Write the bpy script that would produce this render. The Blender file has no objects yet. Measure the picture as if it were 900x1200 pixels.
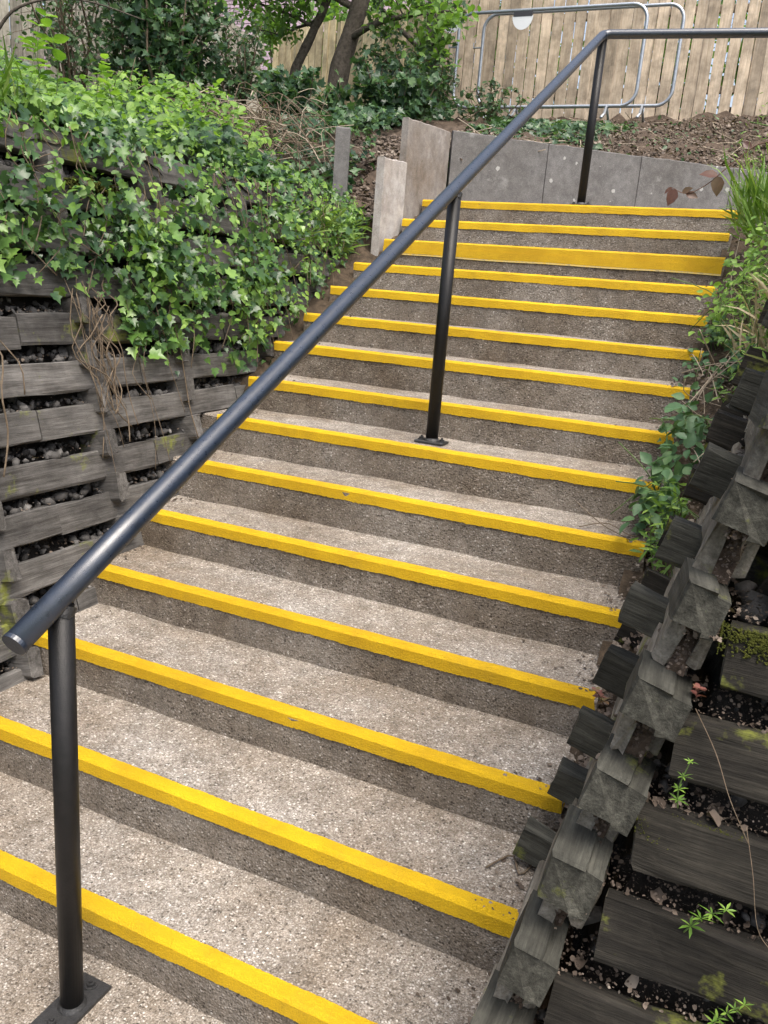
import bpy, math, random
import numpy as np
from mathutils import Matrix, Vector

random.seed(7)
rng = np.random.default_rng(7)
scene = bpy.context.scene
COL = scene.collection

# ------------------------------------------------------------------ camera
CAM = np.array([1.370, -1.090, 1.825])
YAW, PITCH, ROLL = -0.4060, -0.2660, 0.0810
def cam_axes():
    cy, sy = math.cos(YAW), math.sin(YAW); cp, sp = math.cos(PITCH), math.sin(PITCH)
    f = np.array([sy * cp, cy * cp, sp]); r = np.array([cy, -sy, 0.0]); u = np.cross(r, f)
    cr, sr = math.cos(ROLL), math.sin(ROLL)
    return cr * r + sr * u, -sr * r + cr * u, f
cr_, cu_, cf_ = cam_axes()
cd = bpy.data.cameras.new('camera'); cam = bpy.data.objects.new('camera', cd); COL.objects.link(cam)
cd.sensor_fit = 'VERTICAL'; cd.sensor_height = 36.0; cd.lens = 955.99 / 1200 * 36
cd.clip_start = 0.05; cd.clip_end = 3000
cam.matrix_world = Matrix(((cr_[0], cu_[0], -cf_[0], CAM[0]), (cr_[1], cu_[1], -cf_[1], CAM[1]),
                           (cr_[2], cu_[2], -cf_[2], CAM[2]), (0, 0, 0, 1)))
scene.camera = cam

# ------------------------------------------------------------------ sky and sun (bright, veiled daylight)
SUN_EL, SUN_ROT = math.radians(64), math.radians(128)
w = bpy.data.worlds.new('World'); scene.world = w; w.use_nodes = True
nt = w.node_tree; nt.nodes.clear()
sky = nt.nodes.new('ShaderNodeTexSky'); sky.sky_type = 'NISHITA'; sky.sun_disc = False
sky.sun_elevation = SUN_EL; sky.sun_rotation = SUN_ROT; sky.air_density = 1.0; sky.dust_density = 6.0; sky.ozone_density = 1.0
hs = nt.nodes.new('ShaderNodeHueSaturation'); hs.inputs['Saturation'].default_value = 0.75
bg = nt.nodes.new('ShaderNodeBackground'); bg.inputs['Strength'].default_value = 0.15
wo = nt.nodes.new('ShaderNodeOutputWorld')
nt.links.new(sky.outputs[0], hs.inputs['Color']); nt.links.new(hs.outputs[0], bg.inputs[0]); nt.links.new(bg.outputs[0], wo.inputs[0])
sd = bpy.data.lights.new('sun', 'SUN'); sd.energy = 1.3; sd.angle = math.radians(40); sd.color = (1.0, 0.95, 0.87)
so = bpy.data.objects.new('sun', sd); COL.objects.link(so)
sdir = Vector((math.sin(SUN_ROT) * math.cos(SUN_EL), math.cos(SUN_ROT) * math.cos(SUN_EL), math.sin(SUN_EL)))
so.rotation_euler = sdir.to_track_quat('Z', 'Y').to_euler(); so.location = (3, 3, 12)
vs = scene.view_settings; vs.view_transform = 'Standard'; vs.look = 'None'; vs.gamma = 1; vs.use_curve_mapping = False
vs.exposure = 1.18
scene.cycles.use_denoising = True
scene.cycles.use_adaptive_sampling = True; scene.cycles.adaptive_threshold = 0.02
scene.cycles.max_bounces = 4; scene.cycles.diffuse_bounces = 3; scene.cycles.glossy_bounces = 2; scene.cycles.transparent_max_bounces = 4

# ------------------------------------------------------------------ materials
def new_mat(name):
    m = bpy.data.materials.new(name); m.use_nodes = True
    t = m.node_tree; t.nodes.clear()
    out = t.nodes.new('ShaderNodeOutputMaterial'); b = t.nodes.new('ShaderNodeBsdfPrincipled')
    t.links.new(b.outputs[0], out.inputs[0])
    return m, t, b, out
def N(t, kind, **kw):
    n = t.nodes.new('ShaderNode' + kind)
    for k, v in kw.items():
        if k.startswith('i_'):
            n.inputs[k[2:].replace('_', ' ')].default_value = v
        else: setattr(n, k, v)
    return n
def L(t, a, b): t.links.new(a, b)
def ramp(t, src, stops, interp='LINEAR'):
    r = t.nodes.new('ShaderNodeValToRGB'); r.color_ramp.interpolation = interp
    e = r.color_ramp.elements
    while len(e) < len(stops): e.new(0.5)
    for el, (p, c) in zip(e, stops):
        el.position = p; el.color = (c if isinstance(c, tuple) else (c, c, c)) + (1,)
    L(t, src, r.inputs[0]); return r.outputs[0]
def mix(t, fac, a, b, mode='MIX'):
    m = t.nodes.new('ShaderNodeMix'); m.data_type = 'RGBA'; m.blend_type = mode
    for sock, v in ((m.inputs[0], fac), (m.inputs[6], a), (m.inputs[7], b)):
        if isinstance(v, bpy.types.NodeSocket): L(t, v, sock)
        elif isinstance(v, tuple): sock.default_value = v + (1,)
        else: sock.default_value = v
    return m.outputs[2]
def mathn(t, op, a, b=0.0, clamp=False):
    m = t.nodes.new('ShaderNodeMath'); m.operation = op; m.use_clamp = clamp
    for s, v in zip(m.inputs, (a, b)):
        if isinstance(v, bpy.types.NodeSocket): L(t, v, s)
        else: s.default_value = v
    return m.outputs[0]
def noise(t, vec, scale, detail=4, rough=0.6):
    n = N(t, 'TexNoise'); n.inputs['Scale'].default_value = scale; n.inputs['Detail'].default_value = detail
    n.inputs['Roughness'].default_value = rough
    if vec is not None: L(t, vec, n.inputs['Vector'])
    return n.outputs['Fac']
def world_pos(t): return N(t, 'NewGeometry').outputs['Position']
def bump(t, b, h, strength, dist):
    n = N(t, 'Bump'); n.inputs['Strength'].default_value = strength; n.inputs['Distance'].default_value = dist
    L(t, h, n.inputs['Height']); L(t, n.outputs[0], b.inputs['Normal']); return n

def concrete(name, palette, matrix_col, tint, dirt, peb_scale=120.0, bumpd=0.004, stain=None):
    m, t, b, o = new_mat(name); P = world_pos(t)
    wob = N(t, 'TexNoise'); wob.inputs['Scale'].default_value = 60; L(t, P, wob.inputs['Vector'])
    pv = N(t, 'VectorMath', operation='MULTIPLY_ADD'); L(t, wob.outputs['Color'], pv.inputs[0]); pv.inputs[1].default_value = (0.008,) * 3; L(t, P, pv.inputs[2])
    v = N(t, 'TexVoronoi'); v.inputs['Scale'].default_value = peb_scale; L(t, pv.outputs[0], v.inputs['Vector'])
    sep = N(t, 'SeparateColor'); L(t, v.outputs['Color'], sep.inputs[0])
    peb = ramp(t, sep.outputs[0], palette)
    keep = ramp(t, sep.outputs[1], [(0.28, 0.0), (0.36, 1.0)])
    rim = ramp(t, v.outputs['Distance'], [(0.30, 1.0), (0.62, 0.0)])
    v2 = N(t, 'TexVoronoi'); v2.inputs['Scale'].default_value = peb_scale * 2.3; L(t, pv.outputs[0], v2.inputs['Vector'])
    s2 = N(t, 'SeparateColor'); L(t, v2.outputs['Color'], s2.inputs[0])
    fine = ramp(t, s2.outputs[0], palette)
    mtx = mix(t, 0.45, matrix_col, fine)
    c = mix(t, mathn(t, 'MULTIPLY', keep, rim), mtx, peb)
    big = ramp(t, noise(t, P, 2.3, 6, 0.65), [(0.32, 0.0), (0.68, 1.0)])
    c = mix(t, big, mix(t, dirt, c, tint, 'MULTIPLY'), c)
    mid = ramp(t, noise(t, P, 14, 5, 0.7), [(0.35, 0.72), (0.65, 1.08)])
    c = mix(t, 1.0, c, mid, 'MULTIPLY')
    if stain:
        s = ramp(t, noise(t, P, 3.1, 5, 0.7), [(0.60, 0.0), (0.74, 1.0)])
        c = mix(t, mathn(t, 'MULTIPLY', s, stain[1]), c, stain[0])
    L(t, c, b.inputs['Base Color']); b.inputs['Roughness'].default_value = 0.9; b.inputs['Specular IOR Level'].default_value = 0.25
    h = mathn(t, 'ADD', mathn(t, 'MULTIPLY', mathn(t, 'MULTIPLY', keep, rim), 0.8), mathn(t, 'MULTIPLY', noise(t, P, 240, 3, 0.7), 0.9))
    bump(t, b, h, 0.75, bumpd)
    return m
TREAD = concrete('exposed_aggregate_concrete', [(0.0, (0.09, 0.078, 0.067)), (0.25, (0.225, 0.195, 0.162)), (0.5, (0.35, 0.312, 0.268)), (0.78, (0.54, 0.50, 0.45)), (1.0, (0.88, 0.86, 0.82))],
                 (0.285, 0.254, 0.216), (0.62, 0.555, 0.48), 1.0, 135.0, 0.006, stain=((0.17, 0.145, 0.115), 0.45))
RISER = concrete('stained_riser_concrete', [(0.0, (0.08, 0.068, 0.056)), (0.3, (0.205, 0.18, 0.15)), (0.6, (0.305, 0.272, 0.232)), (0.9, (0.40, 0.366, 0.325)), (1.0, (0.64, 0.61, 0.57))],
                 (0.25, 0.22, 0.185), (0.55, 0.49, 0.42), 1.0, 120.0, 0.008, stain=((0.075, 0.064, 0.048), 0.6))
SLAB = concrete('grey_gravel_board_concrete', [(0.0, (0.11, 0.108, 0.107)), (0.5, (0.17, 0.165, 0.162)), (1.0, (0.25, 0.242, 0.236))],
                (0.165, 0.16, 0.157), (0.7, 0.68, 0.65), 0.8, 200.0, 0.0015, stain=((0.60, 0.60, 0.57), 0.35))
def lichen(m):
    t = m.node_tree; b = next(n for n in t.nodes if n.type == 'BSDF_PRINCIPLED'); src = b.inputs['Base Color'].links[0].from_socket
    P = world_pos(t); v = N(t, 'TexVoronoi'); v.inputs['Scale'].default_value = 11; v.inputs['Randomness'].default_value = 1.0
    wob = N(t, 'TexNoise'); wob.inputs['Scale'].default_value = 40; L(t, P, wob.inputs['Vector'])
    pv = N(t, 'VectorMath', operation='MULTIPLY_ADD'); L(t, wob.outputs['Color'], pv.inputs[0]); pv.inputs[1].default_value = (0.03,) * 3; L(t, P, pv.inputs[2]); L(t, pv.outputs[0], v.inputs['Vector'])
    sp = N(t, 'SeparateColor'); L(t, v.outputs['Color'], sp.inputs[0])
    rad = mathn(t, 'MULTIPLY', mathn(t, 'POWER', sp.outputs[0], 4.0), 0.22)
    k = mathn(t, 'GREATER_THAN', rad, v.outputs['Distance'])
    L(t, mix(t, mathn(t, 'MULTIPLY', k, 0.55), src, (0.50, 0.50, 0.47)), b.inputs['Base Color'])
SLAB_PALE = concrete('pale_weathered_concrete', [(0.0, (0.34, 0.325, 0.31)), (0.5, (0.49, 0.48, 0.475)), (1.0, (0.60, 0.595, 0.59))],
                     (0.49, 0.475, 0.465), (0.62, 0.55, 0.48), 0.8, 200.0, 0.0015, stain=((0.24, 0.20, 0.16), 0.7))

lichen(SLAB)
SLAB_MID = concrete('stained_grey_brown_concrete', [(0.0, (0.20, 0.18, 0.165)), (0.5, (0.30, 0.28, 0.26)), (1.0, (0.40, 0.38, 0.36))],
                    (0.30, 0.278, 0.258), (0.58, 0.50, 0.42), 1.0, 200.0, 0.0015, stain=((0.50, 0.49, 0.48), 0.6))
def yellow():
    m, t, b, o = new_mat('yellow_nosing_paint'); P = world_pos(t)
    n1 = noise(t, P, 7, 4, 0.6); n2 = noise(t, P, 150, 4, 0.75)
    c = ramp(t, n1, [(0.3, (0.60, 0.36, 0.006)), (0.7, (0.74, 0.465, 0.010))])
    pit = ramp(t, n2, [(0.27, 1.0), (0.31, 0.0)])
    c = mix(t, mathn(t, 'MULTIPLY', pit, 0.65), c, (0.16, 0.10, 0.03))
    oi = N(t, 'ObjectInfo'); c = mix(t, 1.0, c, ramp(t, oi.outputs['Random'], [(0, (0.90, 0.89, 0.85)), (1, (1.06, 1.08, 1.0))]), 'MULTIPLY')
    gr = ramp(t, noise(t, P, 5.5, 6, 0.75), [(0.52, 0.0), (0.72, 1.0)]); c = mix(t, mathn(t, 'MULTIPLY', gr, 0.30), c, (0.25, 0.16, 0.03))
    c = mix(t, 0.5, c, ramp(t, noise(t, P, 420, 2, 0.6), [(0.32, 0.62), (0.6, 1.1)]), 'MULTIPLY')
    L(t, c, b.inputs['Base Color']); b.inputs['Roughness'].default_value = 0.62; b.inputs['Specular IOR Level'].default_value = 0.3
    h = mathn(t, 'ADD', n2, mathn(t, 'MULTIPLY', noise(t, P, 260, 3, 0.7), 0.5))
    bump(t, b, h, 1.0, 0.008); return m
YELLOW = yellow()
def yellow_faded():
    m, t, b, o = new_mat('worn_yellow_overpaint'); P = world_pos(t)
    c = ramp(t, noise(t, P, 45, 5, 0.75), [(0.35, (0.66, 0.40, 0.03)), (0.52, (0.60, 0.47, 0.17)), (0.68, (0.30, 0.24, 0.14))])
    L(t, c, b.inputs['Base Color']); b.inputs['Roughness'].default_value = 0.8
    bump(t, b, noise(t, P, 200, 4, 0.7), 0.6, 0.003); return m
YFADE = yellow_faded()

def timber(name, cols, moss=0.0, mosscol=(0.10, 0.11, 0.02), bumpd=0.004):
    m, t, b, o = new_mat(name)
    tc = N(t, 'TexCoord'); oi = N(t, 'ObjectInfo')
    off = N(t, 'VectorMath', operation='MULTIPLY_ADD'); L(t, oi.outputs['Random'], off.inputs[0]); off.inputs[1].default_value = (37, 53, 71); L(t, tc.outputs['Object'], off.inputs[2])
    mp = N(t, 'Mapping'); mp.inputs['Scale'].default_value = (2.2, 34, 34); L(t, off.outputs[0], mp.inputs['Vector'])
    g = noise(t, mp.outputs[0], 1.6, 7, 0.7)
    mp2 = N(t, 'Mapping'); mp2.inputs['Scale'].default_value = (5, 130, 130); L(t, off.outputs[0], mp2.inputs['Vector'])
    g2 = noise(t, mp2.outputs[0], 1.5, 4, 0.6)
    c = ramp(t, g, [(0.28, cols[0]), (0.5, cols[1]), (0.74, cols[2])])
    c = mix(t, 0.55, c, ramp(t, g2, [(0.3, 0.62), (0.7, 1.18)]), 'MULTIPLY')
    blot = ramp(t, noise(t, off.outputs[0], 5.5, 6, 0.7), [(0.35, 0.45), (0.62, 1.1)])
    c = mix(t, 0.8, c, blot, 'MULTIPLY')
    tone = ramp(t, oi.outputs['Random'], [(0, 0.72), (1, 1.22)])
    c = mix(t, 1.0, c, tone, 'MULTIPLY')
    if moss > 0:
        geo = N(t, 'NewGeometry')
        nm = ramp(t, noise(t, geo.outputs['Position'], 4.2, 6, 0.7), [(0.62 - 0.12 * moss, 0.0), (0.70 - 0.12 * moss, 1.0)])
        c = mix(t, mathn(t, 'MULTIPLY', nm, 0.85), c, mix(t, noise(t, geo.outputs['Position'], 60, 3), mosscol, tuple(x * 1.8 for x in mosscol)))
    L(t, c, b.inputs['Base Color']); b.inputs['Roughness'].default_value = 0.88; b.inputs['Specular IOR Level'].default_value = 0.2
    h = mathn(t, 'ADD', g, mathn(t, 'MULTIPLY', g2, 0.7)); bump(t, b, h, 0.9, bumpd)
    return m
WOOD_L = timber('weathered_grey_timber', ((0.045, 0.041, 0.037), (0.112, 0.106, 0.099), (0.19, 0.182, 0.172)), 0.2)
WOOD_D = timber('dark_shaded_timber', ((0.010, 0.009, 0.0075), (0.026, 0.0235, 0.019), (0.058, 0.052, 0.041)), 0.6)  # near-black old wood, darkened further for the shade on front planks and header sides
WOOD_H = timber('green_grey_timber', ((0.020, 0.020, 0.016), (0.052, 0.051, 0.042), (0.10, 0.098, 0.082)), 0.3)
WOOD_P = timber('bleached_lit_timber', ((0.09, 0.08, 0.062), (0.19, 0.172, 0.14), (0.31, 0.285, 0.24)), 0.45)  # bleached wood; light falling on the side stretchers is put into its pale tone
FENCE_A = timber('tan_fence_timber', ((0.40, 0.315, 0.225), (0.54, 0.44, 0.33), (0.64, 0.54, 0.42)), 0, bumpd=0.0015)
FENCE_B = timber('yellow_tan_fence_timber', ((0.42, 0.34, 0.20), (0.56, 0.47, 0.29), (0.66, 0.57, 0.39)), 0, bumpd=0.0015)
FENCE_C = timber('silvered_fence_timber', ((0.20, 0.185, 0.15), (0.33, 0.31, 0.26), (0.44, 0.42, 0.36)), 0, bumpd=0.0015)

def simple(name, col, rough=0.6, metal=0.0, spec=0.5, var=None, vscale=20, bumpd=0, bscale=200):
    m, t, b, o = new_mat(name); P = world_pos(t)
    if var: L(t, ramp(t, noise(t, P, vscale, 5, 0.65), [(0.3, col), (0.7, var)]), b.inputs['Base Color'])
    else: b.inputs['Base Color'].default_value = col + (1,)
    b.inputs['Roughness'].default_value = rough; b.inputs['Metallic'].default_value = metal; b.inputs['Specular IOR Level'].default_value = spec
    if bumpd: bump(t, b, noise(t, P, bscale, 4, 0.65), 0.6, bumpd)
    return m
def black_paint():
    m, t, b, o = new_mat('black_painted_steel'); P = world_pos(t)
    c = ramp(t, noise(t, P, 30, 5, 0.7), [(0.3, (0.007, 0.012, 0.022)), (0.7, (0.013, 0.021, 0.038))])  # blue in the black base colour stands for the sky's reflection
    L(t, c, b.inputs['Base Color'])
    L(t, ramp(t, noise(t, P, 55, 5, 0.7), [(0.3, 0.24), (0.7, 0.42)]), b.inputs['Roughness'])
    b.inputs['Specular IOR Level'].default_value = 1.0
    bump(t, b, noise(t, P, 320, 4, 0.7), 0.35, 0.0012); return m
BLACK = black_paint()
BLACK_MATT = simple('matt_black_post_paint', (0.006, 0.006, 0.006), 0.42, var=(0.012, 0.011, 0.011), vscale=40, bumpd=0.0012, bscale=260, spec=0.28)
BLACK_ROUGH = simple('rough_black_weld_paint', (0.012, 0.012, 0.013), 0.5, var=(0.03, 0.03, 0.03), vscale=90, bumpd=0.004, bscale=160)
GALV = simple('galvanised_steel', (0.30, 0.33, 0.37), 0.42, 0.75, 0.5, (0.42, 0.45, 0.49), 25)
WHITE_PL = simple('white_plastic', (0.72, 0.74, 0.76), 0.4)
DARK_PL = simple('dark_plastic', (0.03, 0.03, 0.035), 0.5)
SOIL = simple('dark_leafy_soil', (0.028, 0.021, 0.014), 0.95, 0, 0.2, (0.085, 0.062, 0.042), 16, 0.02, 45)
SOIL_B = simple('brown_litter_soil', (0.035, 0.025, 0.018), 0.95, 0, 0.2, (0.105, 0.078, 0.058), 18, 0.025, 55)
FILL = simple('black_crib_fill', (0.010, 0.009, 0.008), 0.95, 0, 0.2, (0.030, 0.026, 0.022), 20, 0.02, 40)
BARK = simple('dark_bark', (0.045, 0.037, 0.030), 0.9, 0, 0.2, (0.13, 0.11, 0.09), 28, 0.02, 70)
STEM = simple('woody_stem', (0.075, 0.055, 0.035), 0.85, 0, 0.2, (0.18, 0.14, 0.10), 30)
DRYSTEM = simple('dry_pale_stem', (0.22, 0.18, 0.13), 0.85, 0, 0.2, (0.38, 0.32, 0.25), 30)
GSTEM = simple('green_stem', (0.06, 0.11, 0.025), 0.6, 0, 0.3, (0.12, 0.19, 0.05), 30)
REDSTEM = simple('purple_bramble_stem', (0.09, 0.045, 0.035), 0.6, 0, 0.3, (0.15, 0.09, 0.06), 30)
BRICK = simple('red_brick', (0.22, 0.09, 0.06), 0.9, 0, 0.2, (0.30, 0.14, 0.10), 8)
TILE = simple('mauve_roof_tile', (0.17, 0.125, 0.15), 0.75, 0, 0.3, (0.25, 0.19, 0.22), 3)
GRASSGND = simple('far_grass_ground', (0.035, 0.055, 0.015), 0.95, 0, 0.2, (0.07, 0.095, 0.03), 1.5)

def leafmat(name, stops, transl=0.35, rough=0.42):
    m, t, b, o = new_mat(name)
    geo = N(t, 'NewGeometry'); oi = N(t, 'ObjectInfo')
    r = mathn(t, 'FRACT', mathn(t, 'ADD', geo.outputs['Random Per Island'], oi.outputs['Random']))
    pn = ramp(t, noise(t, geo.outputs['Position'], 3.2, 3, 0.6), [(0.32, 0.0), (0.68, 1.0)])
    r = mathn(t, 'ADD', mathn(t, 'MULTIPLY', r, 0.62), mathn(t, 'MULTIPLY', pn, 0.38))
    c = ramp(t, r, stops)
    c = mix(t, 0.5, c, ramp(t, noise(t, geo.outputs['Position'], 70, 3), [(0.3, 0.7), (0.7, 1.25)]), 'MULTIPLY')
    L(t, c, b.inputs['Base Color']); b.inputs['Roughness'].default_value = rough; b.inputs['Specular IOR Level'].default_value = 0.4
    tr = N(t, 'BsdfTranslucent'); L(t, mix(t, 1.0, c, (1.15, 1.25, 0.55), 'MULTIPLY'), tr.inputs[0])
    ms = N(t, 'MixShader'); ms.inputs[0].default_value = transl
    L(t, b.outputs[0], ms.inputs[1]); L(t, tr.outputs[0], ms.inputs[2]); L(t, ms.outputs[0], o.inputs[0])
    return m
IVY = leafmat('ivy_leaf', [(0.0, (0.018, 0.045, 0.022)), (0.4, (0.045, 0.10, 0.035)), (0.66, (0.10, 0.20, 0.045)), (0.9, (0.20, 0.33, 0.075))], 0.3, 0.28)
IVYD = leafmat('dark_ivy_leaf', [(0.0, (0.020, 0.048, 0.028)), (0.45, (0.042, 0.090, 0.042)), (0.75, (0.085, 0.16, 0.06)), (1.0, (0.16, 0.26, 0.09))], 0.3, 0.35)
WEED = leafmat('fresh_weed_leaf', [(0.0, (0.065, 0.135, 0.025)), (0.5, (0.13, 0.245, 0.04)), (0.9, (0.27, 0.42, 0.075))], 0.42, 0.5)
WEEDB = leafmat('bluish_weed_leaf', [(0.0, (0.05, 0.11, 0.05)), (0.6, (0.085, 0.17, 0.075)), (1.0, (0.14, 0.25, 0.08))], 0.3, 0.5)
GRASS = leafmat('grass_blade', [(0.0, (0.07, 0.14, 0.02)), (0.6, (0.13, 0.23, 0.035)), (1.0, (0.27, 0.33, 0.10))], 0.4, 0.5)
SHRUB = leafmat('shrub_leaf', [(0.0, (0.040, 0.075, 0.040)), (0.6, (0.07, 0.13, 0.06)), (1.0, (0.13, 0.21, 0.09))], 0.35, 0.4)
TREEL = leafmat('tree_leaf', [(0.0, (0.07, 0.15, 0.03)), (0.5, (0.13, 0.24, 0.05)), (1.0, (0.22, 0.36, 0.08))], 0.45, 0.5)
BRAMB = leafmat('purple_bramble_leaf', [(0.0, (0.065, 0.026, 0.022)), (0.5, (0.10, 0.045, 0.032)), (1.0, (0.085, 0.075, 0.03))], 0.3, 0.4)
REDL = leafmat('pink_red_leaf', [(0.0, (0.11, 0.035, 0.03)), (0.6, (0.20, 0.08, 0.065)), (1.0, (0.15, 0.15, 0.05))], 0.3, 0.5)
DEADL = leafmat('dead_leaf_litter', [(0.0, (0.035, 0.025, 0.018)), (0.45, (0.085, 0.063, 0.047)), (0.75, (0.16, 0.125, 0.098)), (0.93, (0.26, 0.22, 0.18)), (1.0, (0.45, 0.40, 0.34))], 0.1, 0.8)
MOSS = simple('yellow_green_moss', (0.022, 0.028, 0.006), 0.95, 0, 0.1, (0.085, 0.09, 0.018), 60, 0.01, 300)
def stonemat():
    m, t, b, o = new_mat('crib_rubble_stone'); geo = N(t, 'NewGeometry')
    c = ramp(t, geo.outputs['Random Per Island'], [(0.0, (0.026, 0.024, 0.022)), (0.6, (0.060, 0.056, 0.052)), (0.95, (0.095, 0.09, 0.085)), (1.0, (0.28, 0.265, 0.25))])
    c = mix(t, 0.7, c, ramp(t, noise(t, geo.outputs['Position'], 50, 5), [(0.3, 0.55), (0.7, 1.2)]), 'MULTIPLY')
    L(t, c, b.inputs['Base Color']); b.inputs['Roughness'].default_value = 0.85
    bump(t, b, noise(t, geo.outputs['Position'], 130, 4), 0.5, 0.004); return m
STONE = stonemat()

# ------------------------------------------------------------------ mesh helpers
def mk(name, verts, faces, mat, parent=None, loc=(0, 0, 0), rot=None, smooth=False, fmats=None):
    me = bpy.data.meshes.new(name)
    if isinstance(verts, np.ndarray) and isinstance(faces, np.ndarray):
        k = faces.shape[1]
        me.vertices.add(len(verts)); me.vertices.foreach_set('co', verts.astype(np.float32).ravel())
        me.loops.add(faces.size); me.loops.foreach_set('vertex_index', faces.astype(np.int32).ravel())
        me.polygons.add(len(faces)); me.polygons.foreach_set('loop_start', np.arange(0, faces.size, k, dtype=np.int32))
        me.update(calc_edges=True)
    else:
        me.from_pydata([tuple(v) for v in verts], [], [tuple(f) for f in faces])
    for mm in (mat if isinstance(mat, (list, tuple)) else [mat]): me.materials.append(mm)
    if fmats is not None: me.polygons.foreach_set('material_index', np.array(fmats, dtype=np.int32))
    if smooth: me.polygons.foreach_set('use_smooth', np.ones(len(me.polygons), dtype=bool))
    me.update()
    return place(name, me, parent, loc, rot)
def place(name, me, parent=None, loc=(0, 0, 0), rot=None):
    o = bpy.data.objects.new(name, me); COL.objects.link(o)
    wl = Vector(loc)
    if parent is not None:
        o.parent = parent; wl = wl - WLOC[parent.name]
    if rot is not None:
        M = Matrix([[float(v) for v in r] for r in rot]).to_4x4()
        o.rotation_mode = 'QUATERNION'; o.rotation_quaternion = M.to_quaternion()
    o.location = wl
    WLOC[o.name] = Vector(loc) if True else None
    return o
WLOC = {}
def tag(o, label=None, cat=None, group=None, kind=None):
    for k, v in (('label', label), ('category', cat), ('group', group), ('kind', kind)):
        if v: o[k] = v
    return o
def thing(name, loc, label, cat, group=None):
    o = bpy.data.objects.new(name, None); o.empty_display_size = 0.1; COL.objects.link(o); o.location = loc; WLOC[o.name] = Vector(loc)
    return tag(o, label, cat, group)
def norm(v):
    v = np.asarray(v, float); return v / (np.linalg.norm(v, axis=-1, keepdims=True) + 1e-12)
def smooth_noise(n, amp, k=4):
    a = rng.normal(size=n + 4 * k); ker = np.hanning(2 * k + 1); ker /= ker.sum()
    a = np.convolve(a, ker, 'same')[2 * k:2 * k + n]
    return a / (a.std() + 1e-9) * amp
def sweep_x(prof, xs, jit=None):
    """profile [(y,z)...] (closed, counter-clockwise seen from +x) swept along x; jit(i_profile)->offset arrays"""
    n, k = len(xs), len(prof); V = np.zeros((n, k, 3))
    for j, (y, z) in enumerate(prof):
        V[:, j, 0] = xs; V[:, j, 1] = y; V[:, j, 2] = z
        if jit: V[:, j, 1] += jit[j][0]; V[:, j, 2] += jit[j][1]
    F = []
    for i in range(n - 1):
        for j in range(k):
            a = i * k + j; b = i * k + (j + 1) % k
            F.append((a, b, b + k, a + k))
    F.append(tuple(range(k - 1, -1, -1))); F.append(tuple((n - 1) * k + j for j in range(k)))
    return V.reshape(-1, 3), F
def frame_from(xdir, up):
    x = norm(xdir); z = np.asarray(up, float); z = norm(z - x * np.dot(z, x)); y = np.cross(z, x)
    return np.stack([x, y, z], axis=1)
def beam(name, mat, parent, p0, p1, thick, height, up, seg=0.07, jit=0.0025, ch=0.006, endmat=None):
    """rough-sawn timber: local X along its length, local Z its height"""
    p0, p1 = np.asarray(p0, float), np.asarray(p1, float); ln = np.linalg.norm(p1 - p0)
    n = max(3, int(ln / seg) + 1); xs = np.linspace(-ln / 2, ln / 2, n)
    a, b, c = thick / 2, height / 2, ch
    prof = [(-a + c, -b), (a - c, -b), (a, -b + c), (a, b - c), (a - c, b), (-a + c, b), (-a, b - c), (-a, -b + c)]
    jy = [smooth_noise(n, jit, 2) for _ in range(8)]; jz = [smooth_noise(n, jit, 2) for _ in range(8)]
    V, F = sweep_x(prof, xs, list(zip(jy, jz)))
    V[:8, 0] += rng.normal(0, jit, 8); V[-8:, 0] += rng.normal(0, jit, 8)
    if endmat is not None:
        fm = [0] * (len(F) - 2) + [1, 1]; return mk(name, V, F, [mat, endmat], parent, (p0 + p1) / 2, frame_from(p1 - p0, up), fmats=fm)
    return mk(name, V, F, mat, parent, (p0 + p1) / 2, frame_from(p1 - p0, up))
def tube(pts, radii, n=8, cap=True):
    pts = np.asarray(pts, float); m = len(pts)
    if np.isscalar(radii): radii = np.full(m, radii)
    tg = np.gradient(pts, axis=0); tg = norm(tg)
    ref = np.array([0.0, 0, 1]) if abs(tg[0][2]) < 0.9 else np.array([1.0, 0, 0])
    u = norm(np.cross(tg[0], ref)); V = np.zeros((m, n, 3)); ang = np.arange(n) * 2 * math.pi / n
    for i in range(m):
        u = norm(u - tg[i] * np.dot(u, tg[i])); v = np.cross(tg[i], u)
        V[i] = pts[i] + radii[i] * (np.cos(ang)[:, None] * u + np.sin(ang)[:, None] * v)
    F = [(i * n + j, i * n + (j + 1) % n, (i + 1) * n + (j + 1) % n, (i + 1) * n + j) for i in range(m - 1) for j in range(n)]
    if cap: F += [tuple(range(n - 1, -1, -1)), tuple((m - 1) * n + j for j in range(n))]
    return V.reshape(-1, 3), F
def join(parts):
    V, F, o = [], [], 0
    for v, f in parts:
        V.append(np.asarray(v)); F += [tuple(i + o for i in q) for q in f]; o += len(v)
    return np.concatenate(V), F
def box(x0, x1, y0, y1, z0, z1, ch=0.0):
    V = [(x, y, z) for z in (z0, z1) for y in (y0, y1) for x in (x0, x1)]
    return np.array(V, float), [(0, 2, 3, 1), (4, 5, 7, 6), (0, 1, 5, 4), (2, 6, 7, 3), (0, 4, 6, 2), (1, 3, 7, 5)]
def cyl(p0, p1, r, n=16): return tube([p0, p1], r, n)
def curve_pts(ctrl, n=24):
    c = np.asarray(ctrl, float); m = len(c); tt = np.linspace(0, m - 1, n); out = []
    for t in tt:
        i = min(int(t), m - 2); f = t - i
        p0, p1, p2, p3 = c[max(i - 1, 0)], c[i], c[i + 1], c[min(i + 2, m - 1)]
        out.append(0.5 * (2 * p1 + (p2 - p0) * f + (2 * p0 - 5 * p1 + 4 * p2 - p3) * f * f + (3 * p1 - p0 - 3 * p2 + p3) * f ** 3))
    return np.array(out)

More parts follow.
